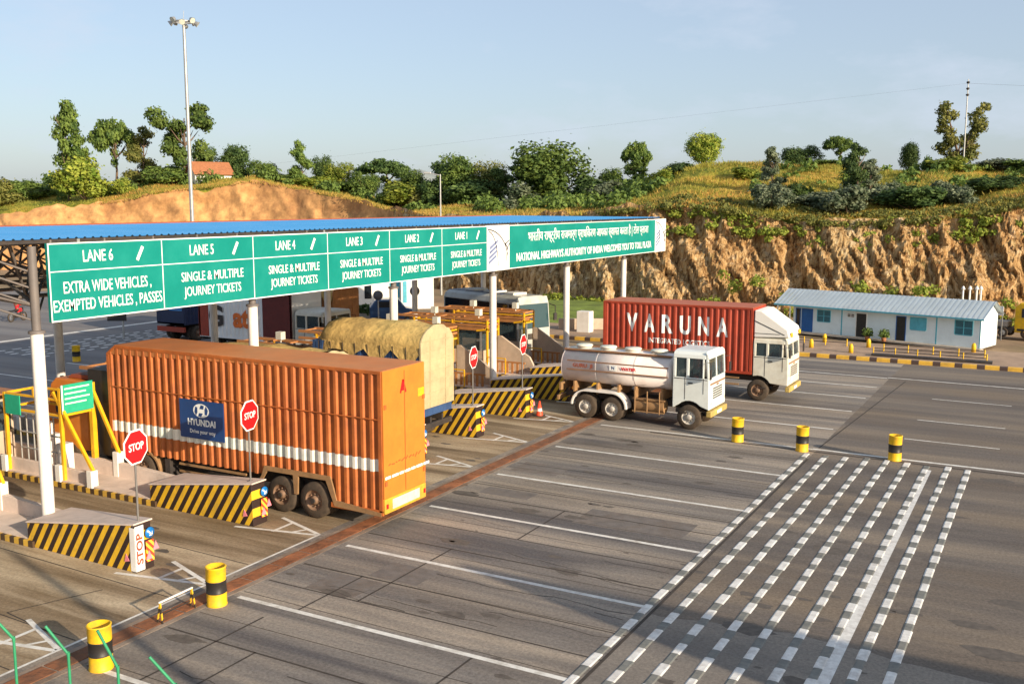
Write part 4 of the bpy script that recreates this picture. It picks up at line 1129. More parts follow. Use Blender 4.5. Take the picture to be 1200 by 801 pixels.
def gantry_booth(r):
    """fare booth under a rust and yellow tube frame, with cameras on top and a sloping fender in front"""
    b = MB()
    for (x_, y_) in ((-6.3, .12), (-8.3, .12), (-10.6, .12), (-6.3, 1.2), (-10.6, 1.2)):
        b.bar((x_, y_, .16), (x_, y_, 2.75), .09)
    b.bar((-6.3, .12, 2.2), (-6.3, 1.2, 2.2), .08); b.bar((-6.9, .12, 2.2), (-5.9, .12, 2.35), .09)
    b.bar((-10.6, .12, 2.6), (-6.3, .12, 2.6), .06); b.bar((-10.6, .12, 2.6), (-10.6, 1.2, 2.6), .06); b.bar((-6.3, .12, 2.6), (-6.3, 1.2, 2.6), .06)
    b.build('gantry', M['yellow'], r, bevel=.006)
    b = MB()
    for x_ in (-5.2, -6.2): b.bar((x_, -.02, .2), (x_, -.02, .95), .05)
    b.bar((-6.2, -.02, .95), (-5.2, -.02, .95), .05); b.build('hoop_rail', M['yellow'], r)
    b = MB()
    for z_ in (2.45, 2.75):
        for y_ in (.12, 1.2): b.bar((-11.6, y_, z_), (-6.3, y_, z_), .11)
        b.bar((-6.3, .12, z_), (-6.3, 1.2, z_), .09)
    for i in range(5): b.bar((-11.5 + i * 1.1, .12, 2.75), (-11.5 + i * 1.1, 1.2, 2.75), .06)
    b.build('roof_frame', M['brownpipe'], r)
    for x_ in (-7.0, -9.6):
        b = MB(); b.box(x_ - .15, x_ + .15, .35, .62, 2.9, 3.22); b.tube((x_, .5, 2.78), (x_, .5, 2.92), .03, 6); b.build('camera_box', M['cabcream'], r, bevel=.03)
    b = MB(); b.box(-10.3, -6.6, .16, 1.14, .2, 1.2); bo = b.build('booth', M['beige'], r, bevel=.01)
    b = MB()
    for x_ in (-10.2, -8.4, -6.7):
        for y_ in (.2, 1.1): b.box(x_ - .05, x_ + .05, y_ - .04, y_ + .04, 1.2, 2.2)
    b.split('booth_pillar', M['galv'], r)
    b = MB(); b.box(-10.4, -6.5, .08, 1.22, 2.2, 2.36); b.build('booth_roof', M['brownpipe'], r, bevel=.01)
    b = MB(); b.box(-10.2, -6.7, .235, .245, 1.2, 2.2); b.box(-6.68, -6.67, .24, 1.06, 1.2, 2.2); b.split('booth_window', M['glass'], r)
    b = MB(); b.box(-9.2, -8.6, .13, .158, 1.0, 1.16); b.box(-8.0, -7.5, .135, .158, .3, 1.1); b.split('counter_panel', M['whitewall'], bo)
    b = MB(); b.prism([(-6.2, .2), (-6.2, 1.9), (-6.0, 1.9), (-4.4, .95), (-4.2, .6), (-4.2, .2)], 'y', .95, 1.08); b.build('fender_panel', M['beige'], r, bevel=.01)
    b = MB()
    for i in range(6): b.box(-5.9 + i * .28, -5.8 + i * .28, .3, .36, .2, .72)
    b.bar((-6.0, .33, .74), (-4.3, .33, .74), .07); b.build('guard_rail', M['brownpipe'], r)
    b = MB(); b.box(-11.6, -11.2, .4, .8, .2, 1.5); b.build('card_machine', M['white'], r, bevel=.02)

def island(k):
    """one toll island: raised kerb, striped nose, side walls with posts, yellow gantry and a fare booth"""
    r = empty('toll_island', (-18.14, ISL0 + PITCHY * k, 0))
    b = MB(); b.box(-18, -3.6, -.06, 1.36, 0, .16); b.build('kerb', M['kerbstripe'], r, bevel=.01)
    b = MB(); b.box(-17.9, -3.7, .02, 1.28, .16, .20); b.build('deck', M['pinkwall'], r)
    # nose wedge: rises and narrows to the front
    L_ = -3.85
    V = [(L_, 0, 0), (0, 0, 0), (0, .52, 0), (L_, 1.3, 0), (L_, 0, .58), (-.05, 0, 1.12), (-.05, .50, 1.12), (L_, 1.3, .58)]
    b = MB(); b.add(V, [(0, 3, 2, 1), (0, 1, 5, 4), (1, 2, 6, 5), (2, 3, 7, 6), (3, 0, 4, 7)]); b.build('nose', M['noseA'], r, bevel=.012)
    b = MB(); V2 = [(L_ - .05, -.012, .583), (0, -.012, 1.125), (0, .53, 1.125), (L_ - .05, 1.31, .583)]; V3 = [(x_, y_, z_ + .04) for x_, y_, z_ in V2]
    b.add(V2 + V3, [(3, 2, 1, 0), (4, 5, 6, 7), (0, 1, 5, 4), (1, 2, 6, 5), (2, 3, 7, 6), (3, 0, 4, 7)]); b.build('nose_cap', M['pinkwall'], r, bevel=.012)
    if k == 0:
        b = MB(); b.box(.004, .018, .0, .24, .03, 1.09); b.box(-.16, .004, -.010, -.003, .03, 1.06); f = b.build('end_plate', M['white'], r)
        text_mesh('lettering', 'STOP', .24, M['redtrim'], f, (.021, .12, .55), (PI, -PI / 2, 0), width=.74, bold=.03, ext=.002)
    b = MB(); b.lathe([(.001, 0), (.13, 0), (.13, .012), (.001, .012)], 'x', 16, (.03, .40, .86)); o = b.build('round_sign', M['signblue'], r)
    b = MB(); b.bar((.046, .33, .92), (.046, .46, .80), .004, .035); b.bar((.046, .46, .80), (.046, .46, .89), .004, .03); b.bar((.046, .46, .80), (.046, .38, .80), .004, .03); b.build('arrow', M['letter'], o)
    b = MB(); b.box(.022, .034, .28, .50, .18, .68); b.build('chevron_board', M['orangestripe'], r)
    b = MB()
    for (x_, y_, z_) in ((.05, .55, .5), (.05, .35, .32)): b.add([(x_, y_ - .09, z_ - .08), (x_, y_ + .09, z_ - .08), (x_, y_, z_ + .13), (x_ - .012, y_ - .09, z_ - .08), (x_ - .012, y_ + .09, z_ - .08), (x_ - .012, y_, z_ + .13)], [(0, 1, 2), (5, 4, 3), (0, 3, 4, 1), (1, 4, 5, 2), (2, 5, 3, 0)])
    b.add([(-.36, -.018, .22), (-.2, -.018, .26), (-.3, -.018, .42), (-.36, -.008, .22), (-.2, -.008, .26), (-.3, -.008, .42)], [(0, 1, 2), (5, 4, 3), (0, 3, 4, 1), (1, 4, 5, 2), (2, 5, 3, 0)])
    b.split('reflector', M['pink'], r)
    # side walls
    b = MB()
    b.prism([(-17.6, .16), (-3.9, .16), (-3.9, .50), (-6.2, .62), (-17.6, .78)], 'y', 1.12, 1.28)
    b.prism([(-17.6, .16), (-6.4, .16), (-6.4, .55), (-17.6, .62)], 'y', .14, .26)
    b.split('parapet', M['pinkwall'], r, bevel=.01)
    b = MB()
    for x_ in (-6.35, -7.75, -10.3, -12.8, -15.0): b.box(x_ - .11, x_ + .11, -.04, .20, 0, .66)
    b.box(-6.7, -6.48, 1.10, 1.34, 0, .95)
    b.split('concrete_post', M['whitewall'], r, bevel=.015)
    if k <= 1:
        gantry_open(r)
    else:
        gantry_booth(r)
    return r
isl_lbl = ['nearest toll island, the striped nose at the lower left with a pink reflector', 'toll island along the near side of the long orange trailer',
 'toll island hidden behind the long orange trailer', 'toll island just before the truck with the domed beige tarpaulin', 'toll island just beyond the truck with the domed beige tarpaulin',
 'toll island between two stop signs, left of the milk white tanker', 'toll island with the grey topped nose directly behind the tanker tail', 'toll island with a yellow striped nose above the tanker tail',
 'toll island beside the passenger bus', 'farthest toll island near the last white column']
proto = island(0)
tag(proto, isl_lbl[0], 'toll island', 'toll islands between the lanes')
tag(island(1), isl_lbl[1], 'toll island', 'toll islands between the lanes')
protob = island(2)
tag(protob, isl_lbl[2], 'toll island', 'toll islands between the lanes')
for k in range(3, 9):
    c = copy_tree(protob, None, isl_lbl[k]); c.location = (-18.14, ISL0 + PITCHY * k, 0)
ss = stop_sign((-18.35, ISL0 + .30, 1.10), 'red stop sign on the nearest striped nose, before the orange trailer wheels')
for k, l in ((1, 'red stop sign right of the blue board on the orange trailer'), (4, 'red stop sign right of the domed beige tarpaulin'), (5, 'red stop sign left of the tanker tail')):
    c = copy_tree(ss, None, l); c.location = (-18.5, ISL0 + PITCHY * k + .32, 1.10)

# people in booths
person((-26.6, ISL0 + PITCHY * 5 + .65, .2), R(-60), 'stand', M['shirt_blue'], 'booth attendant in a blue shirt behind the red stop sign right of the tarpaulin')
person((-26.4, ISL0 + PITCHY * 6 + .65, .2), R(-60), 'stand', M['shirt_white'], 'booth attendant in a white shirt left of the bus front')

# ------------------------------------------------------------ vehicles
def wheel_meshes(rad, wd, rimm):
    b = MB(); r_ = rad
    b.lathe([(r_ * .56, -wd / 2), (r_ * .9, -wd / 2), (r_, -wd * .36), (r_, wd * .36), (r_ * .9, wd / 2), (r_ * .56, wd / 2)], 'y', 28)
    t_ = b.mesh('wheel', M['tyre'])
    b = MB(); b.lathe([(r_ * .58, -wd / 2 - .005), (r_ * .54, -wd / 2 + .03), (r_ * .44, -wd * .2), (r_ * .26, -wd * .22), (r_ * .22, -wd * .55), (r_ * .12, -wd * .62), (0.001, -wd * .62)], 'y', 24)
    for i in range(8):
        a = i * PI / 4; b.lathe([(.025, -.03), (.02, -.06), (.001, -.06)], 'y', 6, (math.cos(a) * r_ * .34, -wd * .2, math.sin(a) * r_ * .34))
    return t_, b.mesh('rim', rimm)
def add_wheel(parent, x, y, rad, ms, flip=False):
    o = link(bpy.data.objects.new('wheel', ms[0]), parent); reg(o, parent); o.location = (x, y, rad); o.rotation_euler = (0, 0, PI if flip else 0)
    q = link(bpy.data.objects.new('rim', ms[1]), o); reg(q, o)
    return o
W1 = wheel_meshes(.50, .28, M['rim']); W2 = wheel_meshes(.47, .27, M['rimw']); W3 = wheel_meshes(.46, .27, M['rim'])

def corr_pts(x0, x1, per, dep):
    pts = []; x = x0; k = per / 4
    while x < x1 - per * .5:
        pts += [(x, 0), (x + k * 1.2, 0), (x + k * 2, dep), (x + k * 3.2, dep)]; x += per
    pts.append((x1, 0)); return pts
def corr_panel(b, pts, y, sgn, z0, z1, off=0, m=0):
    vs = []
    for (x, d) in pts: vs += [(x, y + sgn * (-d + off), z0), (x, y + sgn * (-d + off), z1)]
    b.add(vs, [(2 * i, 2 * i + 2, 2 * i + 3, 2 * i + 1) for i in range(len(pts) - 1)], m)
def corr_depth(pts, x):
    for (a, da), (c, dc) in zip(pts[:-1], pts[1:]):
        if a <= x <= c and c > a: return da + (dc - da) * (x - a) / (c - a)
    return 0
def conform(o, pts, y, off, parent_local=True):
    """bend flat lettering so that it follows the corrugated wall it is painted on"""
    me = o.data; bm = bmesh.new(); bm.from_mesh(me)
    bm.transform(Matrix.LocRotScale(o.location, o.rotation_euler, o.scale))
    xs = [v.co.x for v in bm.verts]; lo, hi = min(xs), max(xs)
    for (x, d) in pts:
        if lo < x < hi: bmesh.ops.bisect_plane(bm, geom=bm.verts[:] + bm.edges[:] + bm.faces[:], plane_co=(x, 0, 0), plane_no=(1, 0, 0))
    for v in bm.verts: v.co.y = y - off + corr_depth(pts, v.co.x)
    bm.to_mesh(me); bm.free(); o.location = (0, 0, 0); o.rotation_euler = (0, 0, 0)

def cab(parent, x0, L_, Wd, z0, z1, axle, colm, belt=None, decor=True, shirt=None, wsm='glass', roof_slope=False):
    """forward control lorry cab facing +x, open behind its glass"""
    h = Wd / 2; xf = x0 + L_; belt = belt or (z0 + (z1 - z0) * .55)
    b = MB()
    R_ = .60; n = 12
    arch = [(axle + R_ * math.cos(PI * i / n), .50 + R_ * math.sin(PI * i / n)) for i in range(n + 1)]
    arch = [q for q in arch if q[1] > z0 and q[0] > x0 + .02]
    zs_ = z0 if axle - R_ > x0 else .50 + math.sqrt(max(0, R_ * R_ - (axle - x0) ** 2))
    prof = [(x0, zs_), (x0, belt), (xf - .02, belt), (xf, z0)] + arch
    for s_ in (-1, 1):
        b.prism(prof, 'y', s_ * h, s_ * (h - .06))
    b.box(x0, x0 + .05, -h + .06, h - .06, max(z0, zs_), z1 - .08)                      # back wall
    b.box(xf - .07, xf, -h + .06, h - .06, z0, belt)                            # front panel
    b.box(x0 + .05, xf - .07, -h + .06, h - .06, 1.12, 1.18)                     # floor
    # roof with rounded sides
    rp = [(-h, z1 - .28), (-h + .03, z1 - .14), (-h + .14, z1 - .04), (-h + .35, z1), (h - .35, z1), (h - .14, z1 - .04), (h - .03, z1 - .14), (h, z1 - .28)]
    b.prism(rp, 'x', x0, xf - .16)
    b.prism([(xf - .16, z1 - .28), (xf - .16, z1 - .02), (xf - .06, z1 - .10), (xf - .03, z1 - .28)], 'y', -h + .02, h - .02)
    # pillars
    zt = z1 - .28
    for s_ in (-1, 1):
        for (xa, xb) in ((x0, x0 + .12), (x0 + L_ * .36, x0 + L_ * .36 + .12), (x0 + L_ * .80, x0 + L_ * .80 + .07)):
            b.prism([(xa, belt), (xb, belt), (xb, zt), (xa, zt)], 'y', s_ * h, s_ * (h - .06))
        b.prism([(xf - .10, belt), (xf - .01, belt), (xf - .05, zt), (xf - .16, zt)], 'y', s_ * h, s_ * (h - .07))
    b.prism([(xf - .08, belt), (xf - .02, belt), (xf - .06, zt), (xf - .12, zt)], 'y', -.04, .04)
    body = b.build('cab', colm, parent, bevel=.035)
    b = MB()
    for s_ in (-1, 1):
        b.box(x0 + .12, x0 + L_ * .36, s_ * h - s_ * .03, s_ * h - s_ * .036, belt, zt)
        b.box(x0 + L_ * .36 + .12, x0 + L_ * .80, s_ * h - s_ * .03, s_ * h - s_ * .036, belt, zt)
    b.split('side_window', M['glass'], body)
    b = MB(); b.prism([(xf - .06, belt), (xf - .052, belt), (xf - .10, zt), (xf - .108, zt)], 'y', -h + .07, h - .07); b.build('windscreen', M[wsm], body)
    b = MB()
    for s_ in (-1, 1):
        b.box(x0 + L_ * .33, x0 + L_ * .345, s_ * (h + .001), s_ * (h + .006), z0 + .35, belt); b.box(x0 + L_ * .83, x0 + L_ * .845, s_ * (h + .001), s_ * (h + .006), z0 + .6, belt)
        b.box(x0 + L_ * .42, x0 + L_ * .55, s_ * (h + .001), s_ * (h + .03), belt - .22, belt - .18)
        b.box(x0 + .05, x0 + L_ - .08, s_ * (h + .001), s_ * (h + .008), belt - .06, belt - .035)
    b.build('door', M['dark'], body)
    b = MB()
    for i in range(5): b.box(xf + .001, xf + .02, -h + .45, h - .45, z0 + .38 + i * .09, z0 + .42 + i * .09)
    b.build('grille', M['dark'], body)
    for s_ in (-1, 1):
        b = MB(); b.lathe([(.001, .03), (.08, .03), (.10, 0)], 'x', 14, (xf, s_ * (h - .22), z0 + .28)); b.build('headlight', M['lamp'], body)
    b = MB(); b.box(xf - .1, xf + .10, -h - .0, h + .0, z0 - .26, z0 - .04); bo = b.build('bumper', M['bumper'], parent, bevel=.03)
    b = MB(); b.box(xf + .101, xf + .106, -.25, .25, z0 - .21, z0 - .09); b.build('number_plate', M['letter'], bo)
    b = MB()
    for s_ in (-1, 1):
        b.path([(xf - .05, s_ * h, zt - .1), (xf + .12, s_ * (h + .2), zt - .1), (xf + .12, s_ * (h + .2), belt + .2)], .012, 6)
        b.box(xf + .09, xf + .13, s_ * (h + .2) - .08, s_ * (h + .2) + .08, belt + .02, belt + .38)
    b.build('mirror', M['dark'], body)
    b = MB()
    for s_ in (-1, 1): b.bar((xf - .03, s_ * h * .55, belt + .02), (xf - .06, s_ * h * .15, belt + .22), .012)
    b.build('wiper', M['black'], body)
    b = MB(); b.box(xf + .001, xf + .006, -h + .1, h - .1, z0 + .92, z0 + .99); b.box(xf + .001, xf + .012, -.12, .12, z0 + .84, z0 + .9); b.build('badge_strip', M['trim_brown'], body)
    b = MB()
    for s_ in (-1, 1): b.box(x0 + .25 * L_, x0 + .40 * L_, s_ * (h - .04), s_ * (h + .04), z0 - .18, z0 - .13)
    b.box(x0 + .1, x0 + .4, -h + .1, h - .1, .6, z0 - .02); b.build('step', M['dark'], body)
    b = MB(); b.box(x0 + L_ * .40, x0 + L_ * .62, -h + .15, h - .15, 1.18, 1.45); b.box(x0 + L_ * .36, x0 + L_ * .42, -h + .15, h - .15, 1.3, 2.1)
    b.lathe([(.19, 0), (.22, .01), (.19, .02)], 'x', 14, (xf - .42, -h + .5, belt - .02)); b.build('seat', M['dark'], body)
    if decor:
        b = MB(); b.box(xf - .14, xf - .12, -h + .15, h - .15, zt - .18, zt - .02); b.build('garland', M['barrely'], body)
    return body

def chassis(parent, x0, x1, axles_r, axle_f, h, W, rad, single=False, z=.85):
    b = MB()
    for s_ in (-1, 1): b.box(x0, x1, s_ * .38 - .05, s_ * .38 + .05, z - .22, z)
    for a in axles_r + [axle_f]: b.tube((a, -h + .1, rad), (a, h - .1, rad), .07, 10)
    x = x0 + .4
    while x < x1: b.box(x, x + .06, -.38, .38, z - .18, z - .04); x += 1.2
    for a in axles_r + [axle_f]: 
        for s_ in (-1, 1): b.box(a - .5, a + .5, s_ * .48 - .04, s_ * .48 + .04, rad + .05, rad + .13)
    b.build('chassis', M['dark'], parent)
    for a in axles_r:
        for s_ in (-1, 1):
            add_wheel(parent, a, s_ * (h - .15), rad, W, s_ > 0)
            add_wheel(parent, a, s_ * (h - .46), rad, W, s_ > 0)
    for s_ in (-1, 1): add_wheel(parent, axle_f, s_ * (h - .17), rad, W, s_ > 0)

# --- long orange closed trailer, rear towards the camera side (+X), driving away
def orange_truck():
    r = empty('trailer_truck', (-14.85, 21.08, 0)); tag(r, 'long orange ribbed trailer lorry with a blue board on its side, stopped in lane', 'lorry')
    hw = .94; Lx = -10.25; zt = 4.20
    pts = corr_pts(Lx + .12, -.12, .285, .075)
    b = MB()
    def zb(x):
        return .52 if x > -1.75 else (1.16 if x > -4.05 else .98)
    for s_ in (-1, 1):
        for a, c in zip(pts[:-1], pts[1:]):
            xm = (a[0] + c[0]) / 2
            ch = max(0, Lx + .40 - xm) * .75
            for (z0, z1, ex) in ((zb(xm), 2.93, 0), (2.93, zt - .06 - ch, .012)):
                b.add([(a[0], s_ * (hw - a[1] + ex), z0), (c[0], s_ * (hw - c[1] + ex), z0), (c[0], s_ * (hw - c[1] + ex), z1), (a[0], s_ * (hw - a[1] + ex), z1)], [(0, 1, 2, 3)])
    b.split('side_wall', M['orange'], r, recalc=False)
    b = MB()
    for s_ in (-1, 1):
        y0, y1 = (s_ * (hw - .06), s_ * (hw + .018)); y0, y1 = min(y0, y1), max(y0, y1)
        b.box(Lx + .38, 0 - .05, y0, y1, zt - .10, zt - .01); b.prism([(Lx, zt - .36), (Lx + .38, zt - .10), (Lx + .38, zt - .01), (Lx, zt - .27)], 'y', y0, y1); b.box(Lx, Lx + .12, y0, y1, 1.0, zt - .3); b.box(-.17, -.05, y0, y1, .5, zt - .1)
        b.box(Lx + .12, -.17, y0, y1, 2.92, 2.95)
        b.box(-1.75, -.05, y0, y1, .42, .56)
    b.build('body_frame', M['orange'], r, bevel=.01)
    b = MB(); b.prism([(Lx + .02, zt - .24), (Lx + .38, zt), (-.03, zt), (-.03, zt - .06), (Lx + .02, zt - .3)], 'y', -hw, hw); b.build('roof', M['orangeroof'], r, bevel=.01)
    b = MB(); b.box(Lx + .001, Lx + .06, -hw + .07, hw - .07, .9, zt - .31); b.build('front_wall', M['black'], r)
    # rear doors, plate and lettering marks
    b = MB(); b.box(-.05, 0, -hw, hw, .86, zt - .005); rd = b.build('rear_door', M['orangeend'], r, bevel=.012)
    b = MB(); b.box(.001, .012, -.01, .01, .9, zt - .1)
    for z_ in (1.2, 3.2): b.box(.001, .02, -hw + .02, -hw + .12, z_, z_ + .12); b.box(.001, .02, hw - .12, hw - .02, z_, z_ + .12)
    b.build('door_seam', M['orange'], rd)
    b = MB(); b.bar((.006, -.18, 3.52), (.006, -.06, 3.86), .004, .06); b.bar((.006, -.06, 3.86), (.006, .06, 3.52), .004, .06); b.bar((.006, -.13, 3.6), (.006, .02, 3.6), .004, .05); b.box(.004, .007, -.09, -.03, 3.6, 3.74); b.build('emblem', M['red'], rd)
    b = MB(); b.box(.003, .006, .62, .9, 3.3, 3.52); b.build('yellow_patch', M['barrely'], rd)
    rn = random.Random(3); b = MB(); y = -.75
    while y < .75:
        l = rn.uniform(.06, .18); b.bar((.006, y, 1.72 + rn.uniform(-.03, .03)), (.006, y + l, 1.76 + rn.uniform(-.05, .06)), .003, .03); y += l + .05
    b.build('script_mark', mat('worn_red', (.45, .08, .02), .6), rd)
    b = MB(); y = -.9
    while y < .9:
        l = rn.uniform(.1, .3); b.box(.003, .006, y, y + l, 1.37, 1.44); y += l + .05
    b.build('slogan_mark', M['letter'], rd)
    b = MB(); b.box(-.06, .015, -hw, hw, .46, .86); bu = b.build('bumper', mat('bumper_ochre', (.68, .36, .03), .55, .2, 2, dirt=.6), r, bevel=.02)
    b = MB(); b.box(.016, .022, -.62, .62, .54, .80); b.build('number_board', M['plate'], bu)
    b = MB(); b.box(.016, .03, -hw + .05, -hw + .13, .60, .72); b.box(.016, .03, hw - .13, hw - .05, .60, .72); b.split('tail_light', M['red'], bu)
    # pale stripe that follows the ribs
    b = MB()
    corr_panel(b, [(x, d) for x, d in pts], -hw, -1, 1.56, 1.88, off=.004)
    b.v = [(x, y, z) for x, y, z in b.v]
    st = b.build('reflective_stripe', M['stripetrailer'], r, recalc=False)
    # wheel arches and skirt
    for s_ in (-1, 1):
        b = MB(); y0, y1 = sorted((s_ * (hw - .02), s_ * (hw + .03)))
        b.prism([(-4.15, .98), (-4.05, 1.25), (-1.75, 1.25), (-1.55, .62), (-.1, .50), (-.1, .40), (-1.62, .46), (-1.9, 1.12), (-2.85, 1.12), (-2.88, .60), (-3.0, .60), (-3.03, 1.12), (-3.95, 1.12), (-4.3, .6), (-4.4, .62)], 'y', y0, y1)
        b.split('mudguard', M['chassis_tan'], r)
    b = MB()
    for s_ in (-1, 1): b.box(Lx + .3, -.2, s_ * .38 - .06, s_ * .38 + .06, .62, .95)
    for a in (-2.35, -3.5, -8.9): b.tube((a, -1, .5), (a, 1, .5), .07, 10)
    b.box(-8.0, -7.8, -.9, .9, .2, .95)
    b.build('chassis', M['dark'], r)
    for a in (-2.35, -3.5, -8.9):
        for s_ in (-1, 1):
            add_wheel(r, a, s_ * (hw - .15), .50, W1, s_ > 0); add_wheel(r, a, s_ * (hw - .47), .50, W1, s_ > 0)
    b = MB()
    for s_ in (-1, 1):
        n = 12; pr_ = [(-8.9 + .72 * math.cos(PI * i / n), .5 + .62 * math.sin(PI * i / n)) for i in range(n + 1)] + [(-8.9 + .66 * math.cos(PI * i / n), .5 + .56 * math.sin(PI * i / n)) for i in range(n, -1, -1)]
        y0, y1 = sorted((s_ * (hw - .45), s_ * (hw - .0))); b.prism(pr_, 'y', y0, y1)
    b.split('mudguard', M['chassis_tan'], r)
    # fuel tank / side guard
    b = MB(); b.box(-7.4, -4.8, -hw + .03, -hw + .08, .62, .68); b.box(-7.4, -4.8, -hw + .03, -hw + .08, .84, .90); b.split('side_guard', M['chassis_tan'], r)
    # blue advertising board
    b = MB(); b.box(-7.22, -5.50, -hw - .03, -hw - .012, 1.72, 2.84); bb = b.build('advert_board', M['blue'], r); bb['label'] = 'dark blue board with a white oval emblem and white wording'
    yb = -hw - .034
    b = MB()
    def disc(cx, cz, rx, rz, y, n=24): b.add([(cx + rx * math.cos(2 * PI * i / n), y, cz + rz * math.sin(2 * PI * i / n)) for i in range(n)], [tuple(range(n))])
    disc(-6.36, 2.55, .31, .20, yb); b.build('emblem', M['letter'], bb, recalc=False)
    b = MB(); yk = yb - .003
    # slanted letter shape inside the oval
    b.add([(-6.62, yk, 2.50), (-6.56, yk, 2.40), (-6.50, yk, 2.50), (-6.50, yk, 2.64), (-6.58, yk, 2.66)], [(0, 1, 2, 3, 4)])
    b.add([(-6.22, yk, 2.44), (-6.13, yk, 2.44), (-6.09, yk, 2.58), (-6.16, yk, 2.70), (-6.22, yk, 2.60)], [(0, 1, 2, 3, 4)])
    b.add([(-6.42, yk, 2.60), (-6.27, yk, 2.60), (-6.24, yk, 2.70), (-6.36, yk, 2.72)], [(0, 1, 2, 3)])
    b.add([(-6.48, yk, 2.38), (-6.36, yk, 2.37), (-6.29, yk, 2.48), (-6.44, yk, 2.48)], [(0, 1, 2, 3)])
    b.build('emblem_cutout', M['blue'], bb, recalc=False)
    text_mesh('lettering', 'HYUNDAI', .26, M['letter'], bb, (-6.36, yb, 2.19), FY, width=1.08, bold=.03, ext=.002)
    text_mesh('lettering', 'Drive your way', .16, M['letter'], bb, (-6.33, yb, 1.93), FY, width=1.0, bold=.01, ext=.002)
    # tractor cab, facing -X
    cb = MB()
    x0 = Lx - 3.0
    cb.prism([(x0, .75), (x0 + .05, 1.9), (x0 + .25, 2.75), (x0 + .5, 2.95), (x0 + 1.95, 2.95), (x0 + 1.95, .75)], 'y', -hw + .04, hw - .04); c = cb.build('cab', M['orangeend'], r, bevel=.04)
    b = MB(); b.box(x0 + .45, x0 + 1.2, -hw + .03, -hw + .039, 1.85, 2.6); b.box(x0 + .45, x0 + 1.2, hw - .039, hw - .03, 1.85, 2.6); b.split('side_window', M['glassd'], c)
    b = MB(); b.prism([(x0 + .04, 1.95), (x0 + .24, 2.72), (x0 + .23, 2.74), (x0 + .02, 1.95)], 'y', -hw + .15, hw - .15); b.build('windscreen', M['glassd'], c)
    b = MB(); b.prism([(x0 + .8, 2.96), (x0 + 1.9, 2.96), (x0 + 1.9, 3.12), (x0 + 1.0, 3.08)], 'y', -hw + .25, hw - .25); b.build('roof_rack', M['redtrim'], c, bevel=.02)
    b = MB(); b.box(Lx - 1.02, Lx - .02, -hw + .1, hw - .1, .7, 3.35); b.build('gap_shade', M['black'], r)  # black box filling the gap behind the cab, shade put into its colour
    for s_ in (-1, 1): add_wheel(r, x0 + 1.0, s_ * (hw - .17), .50, W1, s_ > 0)
    return r
orange_truck()

